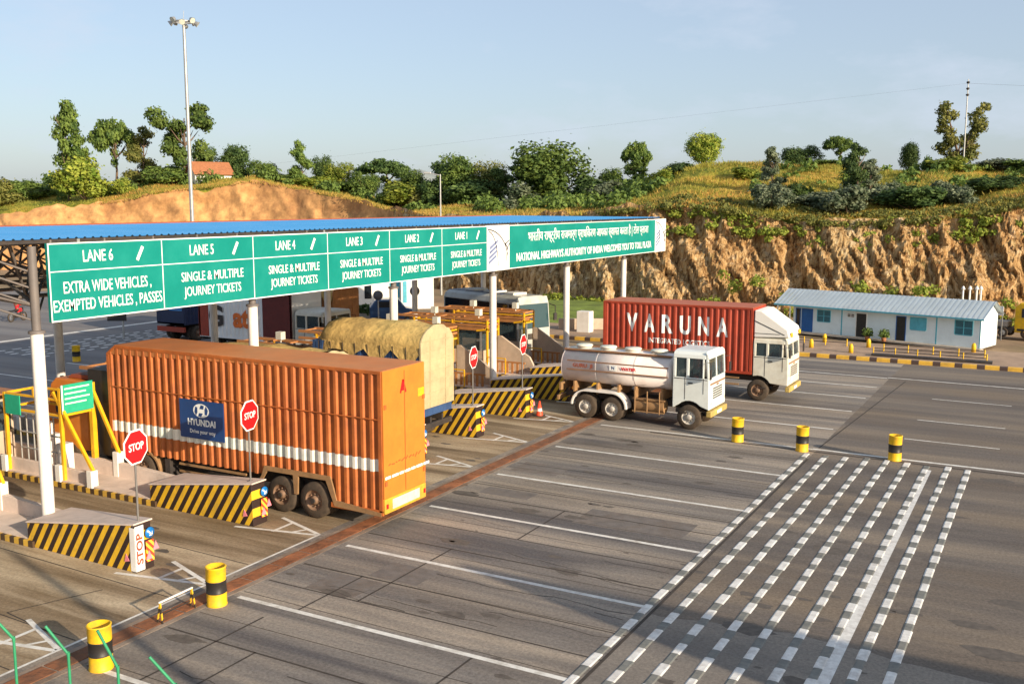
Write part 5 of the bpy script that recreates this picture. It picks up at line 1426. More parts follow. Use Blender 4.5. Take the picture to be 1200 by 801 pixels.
# --- white water tanker
def tanker():
    r = empty('tanker_truck', (-17.35, 36.22, 0), R(-.6)); tag(r, 'white and pink tanker lorry with a white cab leaving the lanes', 'tanker')
    hw = 1.0
    b = MB(); z_c, rz, ry = 1.98, .68, .90; n = 28
    def ring(x, k): return [(x, ry * k * math.copysign(abs(math.cos(2 * PI * i / n)) ** .8, math.cos(2 * PI * i / n)), z_c + rz * k * math.copysign(abs(math.sin(2 * PI * i / n)) ** .85, math.sin(2 * PI * i / n))) for i in range(n)]
    xs = [(.02, .55), (.05, .9), (.12, 1.0), (1.6, 1.0), (1.605, 1.006), (3.2, 1.006), (3.205, 1.0), (4.62, 1.0), (4.70, .9), (4.72, .55)]
    vs = []
    for x, k in xs: vs += ring(x, k)
    b.add(vs, [(k * n + i, k * n + (i + 1) % n, (k + 1) * n + (i + 1) % n, (k + 1) * n + i) for k in range(len(xs) - 1) for i in range(n)], 0, True)
    b.add(ring(.02, .55), [tuple(range(n))]); b.add(ring(4.72, .55), [tuple(range(n))])
    tk = b.build('tank', M['tank'], r)
    b = MB()
    for s_ in (-1, 1):
        for (y_, z_) in ((.845, 2.24), (.90, 1.90)): b.box(.35, 4.6, min(s_ * y_, s_ * (y_ + .04)), max(s_ * y_, s_ * (y_ + .04)), z_ - .02, z_ + .02)
    b.split('side_rail', M['trim_brown'], tk)
    b = MB(); b.box(.1, 4.6, -.62, -.58, 2.62, 2.68); b.box(.1, 4.6, .58, .62, 2.62, 2.68); b.box(.1, 4.6, -.58, .58, 2.60, 2.635); b.build('catwalk', M['trim_brown'], tk)
    for x in (.7, 1.75, 2.8, 3.9):
        b = MB(); b.lathe([(.30, 2.63), (.30, 2.72), (.34, 2.73), (.34, 2.77), (.30, 2.80), (.001, 2.81)], 'z', 18, (x, 0, 0)); b.build('manhole', M['cabcream'], tk)
    b = MB()
    for x in (.12, 1.6, 3.2, 4.6):
        b.add([v for k in (x - .02, x + .02) for v in [(k, q[1] * 1.012, (q[2] - z_c) * 1.012 + z_c) for q in ring(0, 1)]], [(i, (i + 1) % n, n + (i + 1) % n, n + i) for i in range(n)], 0, True)
    b.split('tank_band', M['tank'], tk)
    text_mesh('lettering', 'GURU  JI', .2, M['redtrim'], tk, (1.05, -.925, 2.07), FY, width=.85, bold=.03, ext=.003)
    b = MB(); b.box(2.2, 2.5, -.925, -.915, 1.97, 2.18); em = b.build('emblem', M['letter'], tk)
    text_mesh('lettering', 'N', .18, M['blue'], em, (2.35, -.928, 2.075), FY, bold=.02, ext=.002)
    text_mesh('lettering', 'WATER', .17, M['red'], tk, (3.0, -.925, 2.07), FY, width=.62, bold=.03, ext=.003)
    chassis(r, .1, 6.1, [1.22, 2.35], 5.47, hw, W2, .47, z=.95)
    b = MB()
    for s_ in (-1, 1):
        n2 = 10
        o_ = [(1.22 - .62 * math.cos(PI / 2 * i / n2), .52 + .62 * math.sin(PI / 2 * i / n2)) for i in range(n2 + 1)] + [(2.35 + .62 * math.sin(PI / 2 * i / n2), .52 + .62 * math.cos(PI / 2 * i / n2)) for i in range(n2 + 1)]
        i_ = [(1.22 - .56 * math.cos(PI / 2 * i / n2), .52 + .56 * math.sin(PI / 2 * i / n2)) for i in range(n2 + 1)] + [(2.35 + .56 * math.sin(PI / 2 * i / n2), .52 + .56 * math.cos(PI / 2 * i / n2)) for i in range(n2 + 1)]
        y0, y1 = sorted((s_ * (hw - .5), s_ * (hw + .02))); b.prism(o_ + i_[::-1], 'y', y0, y1)
    b.split('mudguard', M['white'], r)
    b = MB(); b.tube((3.25, -.68, .72), (4.45, -.68, .72), .26, 16); b.box(3.2, 4.5, -.94, -.86, .95, 1.0)
    for x in (3.3, 3.8, 4.3): b.tube((x, -.96, .45), (x, -.96, 1.3), .025, 6)
    b.tube((3.2, -.96, .5), (4.5, -.96, .5), .025, 6); b.build('fuel_tank', M['chassis_tan'], r)
    b = MB(); b.tube((3.2, .68, .72), (4.4, .68, .72), .26, 16); b.build('air_tank', M['chassis_tan'], r)
    b = MB()
    for x in (.6, 1.6, 2.5, 3.2, 4.3): b.box(x, x + .06, -.8, .8, .97, 1.4)
    b.box(-.05, .02, -.95, .95, .62, .8); b.box(.0, .08, -.85, .85, 1.0, 1.3); b.tube((-.02, -.4, .9), (-.02, -.4, 1.35), .05, 8); b.tube((-.1, .3, .8), (.1, .3, 1.4), .06, 8)
    b.split('tank_support', M['chassis_tan'], r)
    cab(r, 4.82, 1.42, 1.94, .80, 2.98, 5.47, M['cabw'], belt=1.98)
    return r
tk = tanker()
person((-17.35 + 5.45, 36.22 - .48, .98), 0, 'sit', M['shirt_red'], 'driver in a red shirt at the window of the white tanker cab')

# --- red container lorry
def red_truck():
    r = empty('container_truck', (-18.35, 42.95, 0), R(-.3)); tag(r, 'red ribbed container lorry lettered VARUNA with a cream cab', 'lorry')
    hw = 1.02; Lx = 6.95; z0, zt = 1.12, 3.98
    pts = corr_pts(.1, Lx - .1, .275, .04)
    b = MB()
    for s_ in (-1, 1): corr_panel(b, pts, s_ * hw, s_, z0 + .1, zt - .06)
    b.split('side_wall', M['redbox'], r, recalc=False)
    b = MB()
    for s_ in (-1, 1):
        y0, y1 = sorted((s_ * (hw - .06), s_ * (hw + .01))); b.box(0, Lx, y0, y1, zt - .09, zt - .01); b.box(0, Lx, y0, y1, z0, z0 + .12)
        b.box(0, .11, y0, y1, z0 + .12, zt - .09); b.box(Lx - .11, Lx, y0, y1, z0 + .12, zt - .09)
    b.box(.0, .05, -hw + .06, hw - .06, z0, zt - .02); b.box(Lx - .05, Lx, -hw + .06, hw - .06, z0, zt - .02); b.box(.05, Lx - .05, -hw + .06, hw - .06, z0, z0 + .1)
    b.build('body_frame', M['redbox'], r, bevel=.008)
    b = MB(); b.box(.02, Lx - .02, -hw + .01, hw - .01, zt - .008, zt + .012); b.build('roof', M['redroof'], r)
    x = 1.42
    for i, ch in enumerate('VARUNA'):
        o = text_mesh('lettering', ch, 1.12, M['letter'], r, (x + i * .84, -hw - .01, 3.03), FY, width=.50 if ch != 'V' else .54, bold=.03, ext=0)
        conform(o, pts, -hw, .005)
    o = text_mesh('lettering', 'INTEGRATED LOGISTICS', .32, M['letter'], r, (3.65, -hw - .01, 2.30), FY, width=2.85, bold=.02, ext=0); conform(o, pts, -hw, .005)
    chassis(r, .2, 8.3, [1.2, 2.3], 7.22, hw, W3, .46, z=.98)
    b = MB(); b.tube((3.6, -.6, .7), (4.9, -.6, .7), .26, 14); b.build('fuel_tank', M['chassis_tan'], r)
    b = MB(); b.box(3.0, 6.4, -.98, -.93, .62, .68); b.box(3.0, 6.4, -.98, -.93, .9, .96); b.split('side_guard', M['chassis_tan'], r)
    c = cab(r, 7.0, 1.5, 2.0, .74, 2.78, 7.22, M['cabcream'], belt=1.95)
    # sloping roof box above the cab
    b = MB(); b.prism([(7.0, 2.74), (7.0, 3.9), (7.3, 3.88), (8.42, 3.12), (8.5, 2.8)], 'y', -.98, .98); f = b.build('wind_deflector', M['whitewall'], r, bevel=.04)
    b = MB(); b.bar((7.02, -.988, 3.45), (8.3, -.988, 2.90), .012, .03); b.bar((7.02, -.988, 2.92), (8.1, -.988, 2.92), .012, .02); b.build('seam', M['dark'], f)
    b = MB(); b.lathe([(.001, 0), (.1, 0), (.1, .06), (.001, .06)], 'x', 12, (8.5, -.7, 2.9)); b.lathe([(.001, 0), (.1, 0), (.1, .06), (.001, .06)], 'x', 12, (8.5, .7, 2.9)); b.split('roof_lamp', M['barrely'], f)
    return r
red_truck()
person((-18.35 + 7.6, 42.95 - .5, .9), 0, 'sit', M['shirt_red'], 'driver in a red shirt in the cream cab of the red container lorry')

# --- tarpaulin lorries
def tarp_truck(name, loc, L_, W_, zt, label, endm, sidem, rz=0, dome=.42):
    r = empty(name, loc, rz); tag(r, label, 'lorry')
    hw = W_ / 2; n = 16
    rnd = random.Random(int(abs(loc[1]) * 10))
    def section(x, k=1.0, dz=0):
        pts = [(-hw, 1.0)]; 
        for i in range(n + 1):
            a = PI - PI * i / n; j = 1 + (rnd.random() - .5) * .13
            pts.append((hw * math.cos(a) * k * (1.02 if 0 < i < n else 1), zt - hw * dome * 1.6 + dz + hw * dome * 1.6 * math.sin(a) * k * j))
        pts.append((hw, 1.0)); return [(x, y, z) for y, z in pts]
    m = n + 3
    b = MB(); rings = []
    xs = [-L_ + i * L_ / 12 for i in range(13)]
    zs = zt - hw * dome * 1.6
    vs = []
    for i, x in enumerate(xs):
        s_ = section(x, .72 if i == 0 else (.94 if i == 1 else 1), -.25 if i == 0 else rnd.uniform(-.07, .07)); vs += s_[1:-1] 
    mm = n + 1
    b.add(vs, [(k * mm + i, k * mm + i + 1, (k + 1) * mm + i + 1, (k + 1) * mm + i) for k in range(12) for i in range(mm - 1)], 0, True)
    # skirt hanging unevenly over the slatted side
    for s_ in (0, mm - 1):
        for k in range(12):
            a = vs[k * mm + s_]; c = vs[(k + 1) * mm + s_]
            d1 = .45 + .25 * math.sin(k * 1.9); d2 = .45 + .25 * math.sin((k + 1) * 1.9); sg = -1 if s_ == 0 else 1
            b.add([a, c, (c[0], c[1] + sg * .04, c[2] - d2), (a[0], a[1] + sg * .04, a[2] - d1)], [(0, 1, 2, 3)])
    b.build('tarpaulin', M['tarp'], r, recalc=False)
    b = MB(); e = section(0.02); e2 = section(.09)
    pe = [(q[1], max(1.3, q[2])) for q in e]; b.prism(pe, 'x', 0.0, .07)
    for i in range(7):
        zz = 1.5 + i * (zs - 1.3) / 6; b.bar((.075, -hw * .96, zz + rnd.uniform(-.05, .05)), (.075, hw * .96, zz + rnd.uniform(-.07, .07)), .02, .03)
    for yy_ in (-.5 * hw, .45 * hw): b.bar((.078, yy_, 1.32), (.078, yy_ + .05, zt - .35), .02, .025)
    b.build('rear_sheet', endm, r, bevel=.03)
    b = MB(); b.box(-L_, -.02, -hw + .03, hw - .03, 1.0, zs); 
    x = -L_
    while x < -.1:
        for s_ in (-1, 1): b.box(x, x + .12, s_ * (hw - .03) - .02, s_ * (hw - .03) + .03, .95, zs)
        x += .34
    b.build('cargo_body', sidem, r)
    b = MB(); x = -L_ + .3
    while x < 0:
        for s_ in (-1, 1): b.bar((x, s_ * (hw + .03), zs), (x + .1, s_ * (hw + .03), 1.1), .02)
        x += .55
    b.build('rope', M['dark'], r)
    chassis(r, -L_ - .2, 0, [-1.1, -2.2] if L_ > 4 else [-1.2], -L_ - 1.3, hw, W3, .46, z=.95)
    b = MB(); b.box(-.1, .05, -hw + .1, hw - .1, .55, .75); b.build('bumper', M['dark'], r, bevel=.02)
    c0 = MB(); c0.prism([(-L_ - .15, .75), (-L_ - .15, 2.8), (-L_ - 1.8, 2.8), (-L_ - 2.1, 1.9), (-L_ - 2.15, .75)], 'y', -hw + .05, hw - .05); c_ = c0.build('cab', M['orangeend'], r, bevel=.04)
    b = MB(); b.prism([(-L_ - 2.09, 1.95), (-L_ - 1.84, 2.7), (-L_ - 1.86, 2.72), (-L_ - 2.12, 1.95)], 'y', -hw + .15, hw - .15); b.build('windscreen', M['glassd'], c_)
    return r
tarp_truck('tarpaulin_truck', (-19.15, 29.15, 0), 4.7, 2.1, 4.18, 'lorry under a domed beige tarpaulin over blue slatted sides, right behind the orange trailer', M['tarpl'], M['bluetarp'])
tarp_truck('tarpaulin_truck', (-20.7, 25.3, 0), 5.6, 2.0, 3.62, 'lorry under a lumpy straw coloured tarpaulin mostly hidden behind the orange trailer', M['tarpl'], M['beige'], dome=.3)
tarp_truck('tarpaulin_truck', (-35.1, 44.25, 0), 2.7, 2.3, 3.9, 'lorry with an orange brown sheet under the canopy, left of the white building', M['brownpipe'], M['brownpipe'], dome=.25)

# --- bus
def bus():
    r = empty('passenger_bus', (-31.4, 50.35, 0), R(-20)); tag(r, 'white passenger bus with dark windows and a large windscreen in a far lane', 'bus')
    hw = 1.15; L_ = 6.7
    b = MB(); b.prism([(-hw, .4), (hw, .4), (hw, 3.0), (hw - .12, 3.25), (hw - .4, 3.38), (-hw + .4, 3.38), (-hw + .12, 3.25), (-hw, 3.0)], 'x', 0, L_ - .25)
    b.prism([(L_ - .25, .4), (L_ - .02, .4), (L_, 1.6), (L_ - .12, 2.95), (L_ - .25, 3.36)], 'y', -hw, hw); bd = b.build('body', mat('bus_paint', (.50, .51, .47), .35, .08, 2, dirt=.4, coat=.3), r, bevel=.05)
    b = MB(); b.box(.1, L_ - .9, -hw - .006, -hw - .001, .5, 1.25); b.build('side_panel', M['navy'], bd)
    b = MB(); b.box(.15, L_ - .95, -hw - .012, -hw - .004, 1.25, 2.95); b.box(.15, L_ - .95, hw + .004, hw + .012, 1.25, 2.95)
    b.split('window_band', M['glassd'], bd)
    b = MB(); b.box(.05, L_ - 2.0, -hw + .42, hw - .42, 3.375, 3.40); b.build('roof_panel', M['navy'], bd)
    b = MB(); b.box(L_ - .85, L_ - .35, -hw - .012, -hw - .004, .55, 2.95); b.build('door', M['glassd'], bd)
    b = MB(); b.prism([(L_ + .004, 1.62), (L_ - .116, 2.95), (L_ - .14, 2.95), (L_ - .02, 1.62)], 'y', -hw + .08, hw - .08); b.build('windscreen', M['glassb'], bd)
    b = MB(); b.box(L_ - .01, L_ + .04, -.5, .5, 1.05, 1.35); b.build('grille', M['dark'], bd)
    for s_ in (-1, 1):
        b = MB(); b.box(L_ - .02, L_ + .03, s_ * .95 - .16, s_ * .95 + .16, .95, 1.12); b.build('headlight', M['lamp'], bd)
    b = MB()
    for x in (1.2, 2.9, 4.6): b.box(x, x + .9, -.5, .5, 3.38, 3.5)
    b.split('roof_hatch', M['white'], bd, bevel=.03)
    b = MB()
    for s_ in (-1, 1): b.path([(L_ - .1, s_ * hw, 2.9), (L_ + .25, s_ * (hw + .15), 2.8), (L_ + .25, s_ * (hw + .15), 2.2)], .025, 6); b.box(L_ + .2, L_ + .28, s_ * (hw + .15) - .1, s_ * (hw + .15) + .1, 2.0, 2.4)
    b.build('mirror', M['dark'], bd)
    for x in (1.5, 5.2):
        for s_ in (-1, 1): add_wheel(r, x, s_ * (hw - .13), .46, W3, s_ > 0)
bus()

# --- lorries waiting beyond the canopy
def box_truck(name, loc, rz, L_, zt, bodym, label, cabm, extra=None):
    r = empty(name, loc, rz); tag(r, label, 'lorry')
    hw = 1.2; pts = corr_pts(.1, L_ - .1, .3, .04); b = MB()
    for s_ in (-1, 1): corr_panel(b, pts, s_ * hw, s_, 1.15, zt - .05)
    b.split('side_wall', bodym, r, recalc=False)
    b = MB(); b.box(0, .08, -hw + .05, hw - .05, 1.05, zt - .05); b.box(L_ - .08, L_, -hw + .05, hw - .05, 1.05, zt - .05); b.box(0, L_, -hw, hw, zt - .05, zt); b.box(0, L_, -hw, hw, 1.05, 1.15)
    for x in (0, L_ - .1):
        for s_ in (-1, 1): b.box(x, x + .1, s_ * hw - .04, s_ * hw + .015, 1.15, zt - .05)
    b.build('body_frame', bodym, r)
    chassis(r, 0, L_ + 1.8, [1.1, 2.2], L_ + .75, hw, W3, .46, z=.98)
    cab(r, L_ + .15, 1.95, 2.3, .78, 2.85, L_ + .75, cabm)
    return r
o = box_truck('box_truck', (-47.7, 43.1, 0), R(90), 5.5, 3.9, M['navy'], 'dark navy box lorry with a light blue panel standing beyond the canopy', M['navy'])
b = MB(); b.box(-.022, -.004, -1.0, .1, 1.9, 3.4); b.build('rear_panel', M['skyblue'], o)
b = MB(); b.box(-.06, .1, -1.15, 1.15, .6, .9); b.build('bumper', M['redbox'], o)
o = box_truck('box_truck', (-42.0, 41.2, 0), 0, 6.7, 3.7, M['whiteclean'], 'white sided lorry with large grey and orange lettering seen under the green lane board', M['cabcream'])
text_mesh('lettering', 'G', 1.5, M['dark'], o, (1.3, -1.235, 2.2), FY, bold=.04, ext=.002)
text_mesh('lettering', 'ati', 1.5, mat('letter_orange', (.7, .15, .02), .5), o, (3.3, -1.235, 2.2), FY, bold=.04, ext=.002)
mm_ = mat('maroon_body', (.13, .02, .015), .6, .2, 2)
b = MB(); b.box(4.7, 6.72, -1.24, -1.205, 1.1, 3.65); q_ = b.build('side_panel', mm_, o); q_['label'] = 'dark maroon side panel'
b = MB(); b.box(-.02, .7, -1.24, -1.205, 1.1, 3.65); q_ = b.build('side_panel', M['redbox'], o); q_['label'] = 'red brown side panel'

# --- off to the right: blank board on posts, added to cast shade on the rumble strips
r = empty('shadow_board', (12.3, 11.9, 0)); tag(r, 'added unseen billboard on steel posts, out of the picture to the right', 'shadow_board')
b = MB(); b.box(0, 14, -.08, .08, 2.6, 8.0); b.build('panel', M['galv'], r)
for x in (.5, 7, 13.5):
    b = MB(); b.bar((x, .16, 0), (x, .16, 7.6), .15); b.build('post', M['galv'], r)

# ------------------------------------------------------------ barrels, barrier, cones, small things
def barrel(loc, label, rz=0):
    r = empty('traffic_drum', loc, rz); tag(r, label, 'drum', 'yellow and black drums standing on the road')
    R_ = .208; H = .85
    b = MB()
    pr_ = [(0.001, .0), (R_, 0), (R_, .0), (R_ + .012, .02), (R_, .04), (R_, H * .33)]
    b.lathe(pr_, 'z', 26); b.lathe([(R_ + .001, H * .33), (R_ + .013, H * .345), (R_ + .001, H * .36), (R_ + .001, H * .62), (R_ + .013, H * .635), (R_ + .001, H * .65)], 'z', 26, m=1)
    b.lathe([(R_, H * .65), (R_, H - .03), (R_ + .012, H - .015), (R_, H), (R_ - .015, H), (R_ - .015, H * .70), (.001, H * .70)], 'z', 26)
    b.v = [(x_ * (1 + .05 * mnoise.noise(Vector((x_ * 6, y_ * 6, z_ * 3)))) , y_ * (1 + .06 * mnoise.noise(Vector((x_ * 5 + 4, y_ * 5, z_ * 3)))), z_) for x_, y_, z_ in b.v]
    b.build('drum', [M['barrely'], M['black']], r)
    return r
br = barrel((-14.88, 11.45, 0), 'yellow drum with a black band beside the rusty drain at the bottom left')
for x, y, l in ((-15.2, 14.62, 'yellow drum with a black band beside the low folding barrier on the drain'), (-9.75, 34.28, 'yellow drum with a black band just in front of the tanker cab'),
                (-7.42, 34.0, 'yellow drum with a black band at the far end of the leftmost rumble strip'), (-4.45, 34.2, 'yellow drum with a black band above the middle rumble strips, rightmost of the row'),
                (-46.0, 35.0, 'small far drum with a black band seen left of the orange trailer beside the column')):
    c = copy_tree(br, None, l); c.location = (x, y, 0); c.rotation_euler = (0, 0, x)
r = empty('folding_barrier', (-15.5, 13.8, 0), R(92)); tag(r, 'low folding barrier with yellow legs and a white top bar over the drain', 'barrier')
b = MB(); b.bar((-.46, 0, .44), (.46, 0, .44), .03); b.build('top_bar', M['white'], r)
for s_ in (-1, 1):
    b = MB(); b.bar((s_ * .43, 0, .44), (s_ * .45, -.07, 0.01), .026); b.bar((s_ * .43, 0, .44), (s_ * .45, .07, 0.01), .026); b.build('leg', M['legstripe'], r)
b = MB(); b.bar((-.44, .05, .14), (.44, .05, .14), .018); b.build('brace', M['dark'], r)

def cone(loc, label):
    r = empty('traffic_cone', loc); tag(r, label, 'traffic cone')
    b = MB(); b.lathe([(.14, .03), (.03, .6), (.001, .61)], 'z', 14); c = b.build('cone_body', mat('cone_orange', (.75, .08, .03), .5) if 'cone_orange' not in bpy.data.materials else bpy.data.materials['cone_orange'], r)
    b = MB(); b.lathe([(.108, .2), (.082, .33)], 'z', 14); b.build('reflective_band', M['letter'], c)
    b = MB(); b.box(-.17, .17, -.17, .17, 0, .03); b.build('foot', M['dark'], r)
cone((-17.9, 34.7, 0), 'orange cone at the striped nose left of the tanker')

# boom barriers at each lane (white and red arms raised along the islands)
# planters and little posts in front of the shed
def post_rail(u0, u1, yv, label):
    r = empty('low_railing', (u0, yv, .1)); tag(r, label, 'railing')
    b = MB(); n = max(2, int((u1 - u0) / 1.1))
    for i in range(n + 1):
        x = (u1 - u0) * i / n; b.tube((x, 0, 0), (x, 0, .42), .035, 8)
    b.split('post', M['barrely'], r)
    b = MB(); b.tube((0, 0, .36), (u1 - u0, 0, .36), .022, 6); b.tube((0, 0, .2), (u1 - u0, 0, .2), .022, 6); b.build('rail', M['dark'], r)
    return r
post_rail(-14.5, -10.8, 60.2, 'low dark rail with yellow posts before the left door of the blue shed')
post_rail(-8.6, -3.4, 59.2, 'longer low dark rail with yellow posts before the right half of the blue shed')
post_rail(-8.9, -3.2, 57.6, 'low dark rail running close behind the striped kerb before the shed')
b = MB(); b.box(-8.9, -2.9, 56.9, 57.4, .1, .22); tag(b.build('kerb_strip', M['dark']), kind='structure')
for (x, y, l) in ((-12.3, 61.3, 'small yellow bollard left of the shed middle door'), (-9.6, 60.3, 'small yellow bollard before the pink paving by the shed'), (-4.1, 61.2, 'small yellow bollard at the right front corner of the shed'), (-12.5, 58.6, 'small yellow bollard nearest the kerb left of the pink paving'), (-10.1, 57.6, 'small yellow bollard between the kerb and the pink paving')):
    b = MB(); b.lathe([(.001, 0), (.13, 0), (.12, .38), (.07, .5), (.001, .52)], 'z', 12); o = b.build('bollard', M['barrely']); o.location = (x, y, .1); tag(o, l, 'bollard', 'yellow bollards before the blue shed')

# ------------------------------------------------------------ shed
SHA = -R(15.5); Ls = 12.8
r = empty('site_office', (-3.88, 62.62, .1), SHA); tag(r, 'long low white and blue site office with a pale sheet roof below the cliff', 'shed')
Dp = 2.6; ze, zr = 1.86, 2.66
b = MB(); b.box(-Ls + 1.0, 0, 0, Dp, 0, ze)
b.prism([(0, ze), (Dp, ze), (Dp / 2 + .1, zr - .08)], 'x', -Ls + 1.0, -.02); wl = b.build('wall', M['shedwall'], r)
b = MB()
ym = Dp / 2 + .1
n = 44; Lr = Ls + .5
for i in range(n):
    xa = -Ls - .2 + Lr * i / n; xb_ = -Ls - .2 + Lr * (i + 1) / n; xm = xa + (xb_ - xa) * .8
    for (a, c, h) in ((xa, xm, 0), (xm, xb_, .02)):
        for (ya, za, yb_, zb_) in ((-.45, ze - .10, ym, zr), (Dp + .3, ze - .05, ym, zr)):
            b.add([(a, ya, za + h), (c, ya, za + h), (c, yb_, zb_ + h), (a, yb_, zb_ + h)], [(0, 1, 2, 3)])
b.build('roof', M['shedroof'], r, recalc=False)
b = MB(); b.box(-Ls - .2, .3, -.47, -.42, ze - .18, ze - .09); b.build('eave_board', M['shedtrim'], r)
b = MB()
for x in (-Ls, -Ls + .9): b.bar((x, -.3, 0), (x, -.3, ze - .1), .06)
b.split('porch_post', M['white'], r)
b = MB(); b.box(-Ls, .2, -.6, -.001, -.05, .04); b.build('plinth', M['curb'], r)
def opening(name, x0, x1, z0, z1, m, fr):
    b = MB(); b.box(x0, x1, -.012, -.004, z0, z1); o = b.build(name, m, wl)
    b = MB(); w_ = .045
    b.box(x0 - w_, x0, -.025, -.003, z0, z1 + w_); b.box(x1, x1 + w_, -.025, -.003, z0, z1 + w_); b.box(x0, x1, -.025, -.003, z1, z1 + w_)
    if name == 'window': b.box(x0, x1, -.025, -.003, z0 - w_, z0); b.box((x0 + x1) / 2 - .02, (x0 + x1) / 2 + .02, -.025, -.013, z0, z1); b.box(x0, x1, -.024, -.0135, (z0 + z1) / 2 - .015, (z0 + z1) / 2 + .015)
    b.build('frame', fr, o)
k_ = Ls / 240.0
def X_(px): return (px - 1155) / 236.0 * (Ls - .2)
opening('door', X_(946), X_(959), .05, 1.5, M['shedblue'], M['shedblue'])
opening('door', X_(938), X_(943), .05, 1.5, M['glassd'], M['shedblue'])
opening('window', X_(966), X_(982), .8, 1.5, mat('pane_teal', (.04, .14, .18), .3), M['shedtrim'])
opening('window', X_(1004), X_(1012), 1.25, 1.42, M['glassd'], M['white'])
opening('door', X_(1015), X_(1027), .05, 1.5, M['black'], M['white'])
opening('door', X_(1063), X_(1073), .05, 1.5, M['black'], M['shedblue'])
opening('window', X_(1079), X_(1096), .8, 1.5, M['shedtrim'], M['shedtrim'])
opening('window', X_(1128), X_(1146), .75, 1.55, bpy.data.materials['pane_teal'], M['shedtrim'])
b = MB()
for px in (996, 1107): b.box(X_(px), X_(px) + .08, -.01, -.002, 0, ze - .15)
b.box(-.06, .0, -.012, -.002, 0, ze - .15); b.split('wall_trim', M['shedtrim'], wl)
for i, px in enumerate((1128, 1136, 1144, 1149)):
    q = P3(px + 2, 67.5, 0); b = MB(); b.tube((0, 0, 0), (0, 0, 2.65), .06, 10); b.lathe([(.001, 2.85), (.05, 2.82), (.14, 2.62), (.1, 2.6)], 'z', 12)
    o = b.build('vent_pipe', M['whiteclean']); o.location = q; tag(o, ['leftmost white vent pipe', 'second white vent pipe from the left', 'third white vent pipe from the left', 'rightmost white vent pipe'][i] + ' behind the site office roof', 'pipe', 'white vent pipes behind the site office')
def pot(q, label, s=1.0):
    r = empty('potted_plant', q); tag(r, label, 'plant')
    b = MB(); b.lathe([(.001, 0), (.12, 0), (.16, .25), (.13, .25), (.001, .22)], 'z', 12); b.build('pot', M['roof_tile'], r)
    o = link(bpy.data.objects.new('foliage', crown_mesh('foliage', [(0, 0, .55, .25), (.12, .05, .4, .2), (-.1, -.06, .45, .2)], 240, .12, 3, LF[0])), r); reg(o, r)
def shedpt(px, off):
    x = X_(px); a = SHA; return Vector((-3.88 + x * math.cos(a) + off * math.sin(a), 62.62 + x * math.sin(a) - off * math.cos(a), .1))
pot(shedpt(1036, .8), 'leafy potted plant right of the middle door of the site office'); pot(shedpt(1055, .75), 'leafy potted plant left of the dark door of the site office')
# bicycle-like rack and dark heap right of the shed
q = P3(1172, 60.5, 0)
r = empty('notice_board', (q.x, q.y, .1), R(-18)); tag(r, 'white notice board on two legs right of the site office', 'notice board')
b = MB(); b.box(-.35, .35, -.02, .02, 1.55, 2.1); b.build('panel', M['whiteclean'], r)
for s_ in (-1, 1):
    b = MB(); b.bar((s_ * .3, 0, 0), (s_ * .3, 0, 1.55), .05); b.build('leg', M['galv'], r)
q = P3(1180, 62.5, 0)
r = empty('utility_cart', (q.x, q.y, .1), R(-18)); tag(r, 'dark parked handcart with a pale load right of the site office', 'cart')
b = MB(); b.box(-1.2, 1.4, -.5, .5, .45, .6); b.bar((-1.2, -.45, .55), (-2.0, -.45, .9), .05); b.bar((-1.2, .45, .55), (-2.0, .45, .9), .05); b.build('deck', M['dark'], r, bevel=.01)
b = MB(); b.box(-.5, .4, -.4, .4, .6, 1.0); b.build('load', M['curb'], r, bevel=.08)
for s_ in (-1, 1): add_wheel(r, .2, s_ * .55, .3, wheel_meshes(.3, .08, M['galv']), s_ > 0)
# yellow three wheeler at the right edge
q = P3(1216, 61.5, 0)
r = empty('yellow_van', (q.x, q.y, .1), R(-15)); tag(r, 'yellow van cut by the right edge of the picture below the cliff', 'van')
b = MB(); b.prism([(-.9, .35), (-.9, 1.95), (-.6, 2.2), (2.4, 2.2), (2.9, 1.4), (3.4, 1.2), (3.4, .35)], 'y', -.8, .8); o = b.build('body', M['barrely'], r, bevel=.06)
b = MB(); b.box(-.5, .4, -.812, -.803, 1.3, 1.85); b.box(.6, 1.5, -.812, -.803, 1.3, 1.85); b.split('side_window', M['glassd'], o)
b = MB(); b.box(-.912, -.903, -.6, .6, 1.3, 1.85); b.build('rear_window', M['glassd'], o)
for x in (-.2, 2.5):
    for s_ in (-1, 1): add_wheel(r, x, s_ * .72, .32, wheel_meshes(.32, .18, M['rim']), s_ > 0)

# ------------------------------------------------------------ white plaza building beyond the canopy
q = P3(440, 80, 0)
r = empty('plaza_building', (q.x, q.y, 0), YAW + R(8)); tag(r, 'white plaza office building with dark windows seen under the green lane board', 'building')
b = MB(); b.box(-5.2, 2.0, 0, 5, 0, 4.6); b.box(2.0, 4.6, -.8, 5, 0, 5.0); wl = b.build('wall', M['whitewall'], r)
b = MB(); b.box(-5.4, 2.0, -.2, 5.2, 4.6, 4.75); b.box(1.9, 4.8, -1.0, 5.2, 5.0, 5.15); b.build('roof', M['curb'], r)
for x0, x1, z0, z1, y_, m in ((-3.6, -2.6, 1.7, 3.3, 0, 'glassb'), (-.9, -.35, .8, 3.2, 0, 'glassd'), (1.1, 1.9, .9, 3.4, 0, 'shedtrim'), (2.15, 2.45, 0.5, 3.4, -.8, 'shedtrim'), (.0, .9, 2.9, 3.5, 0, 'glassd'), (3.9, 4.5, 3.4, 3.8, -.8, 'glassd')):
    b = MB(); b.box(x0, x1, y_ - .03, y_ - .005, z0, z1); b.build('window', M[m], wl)
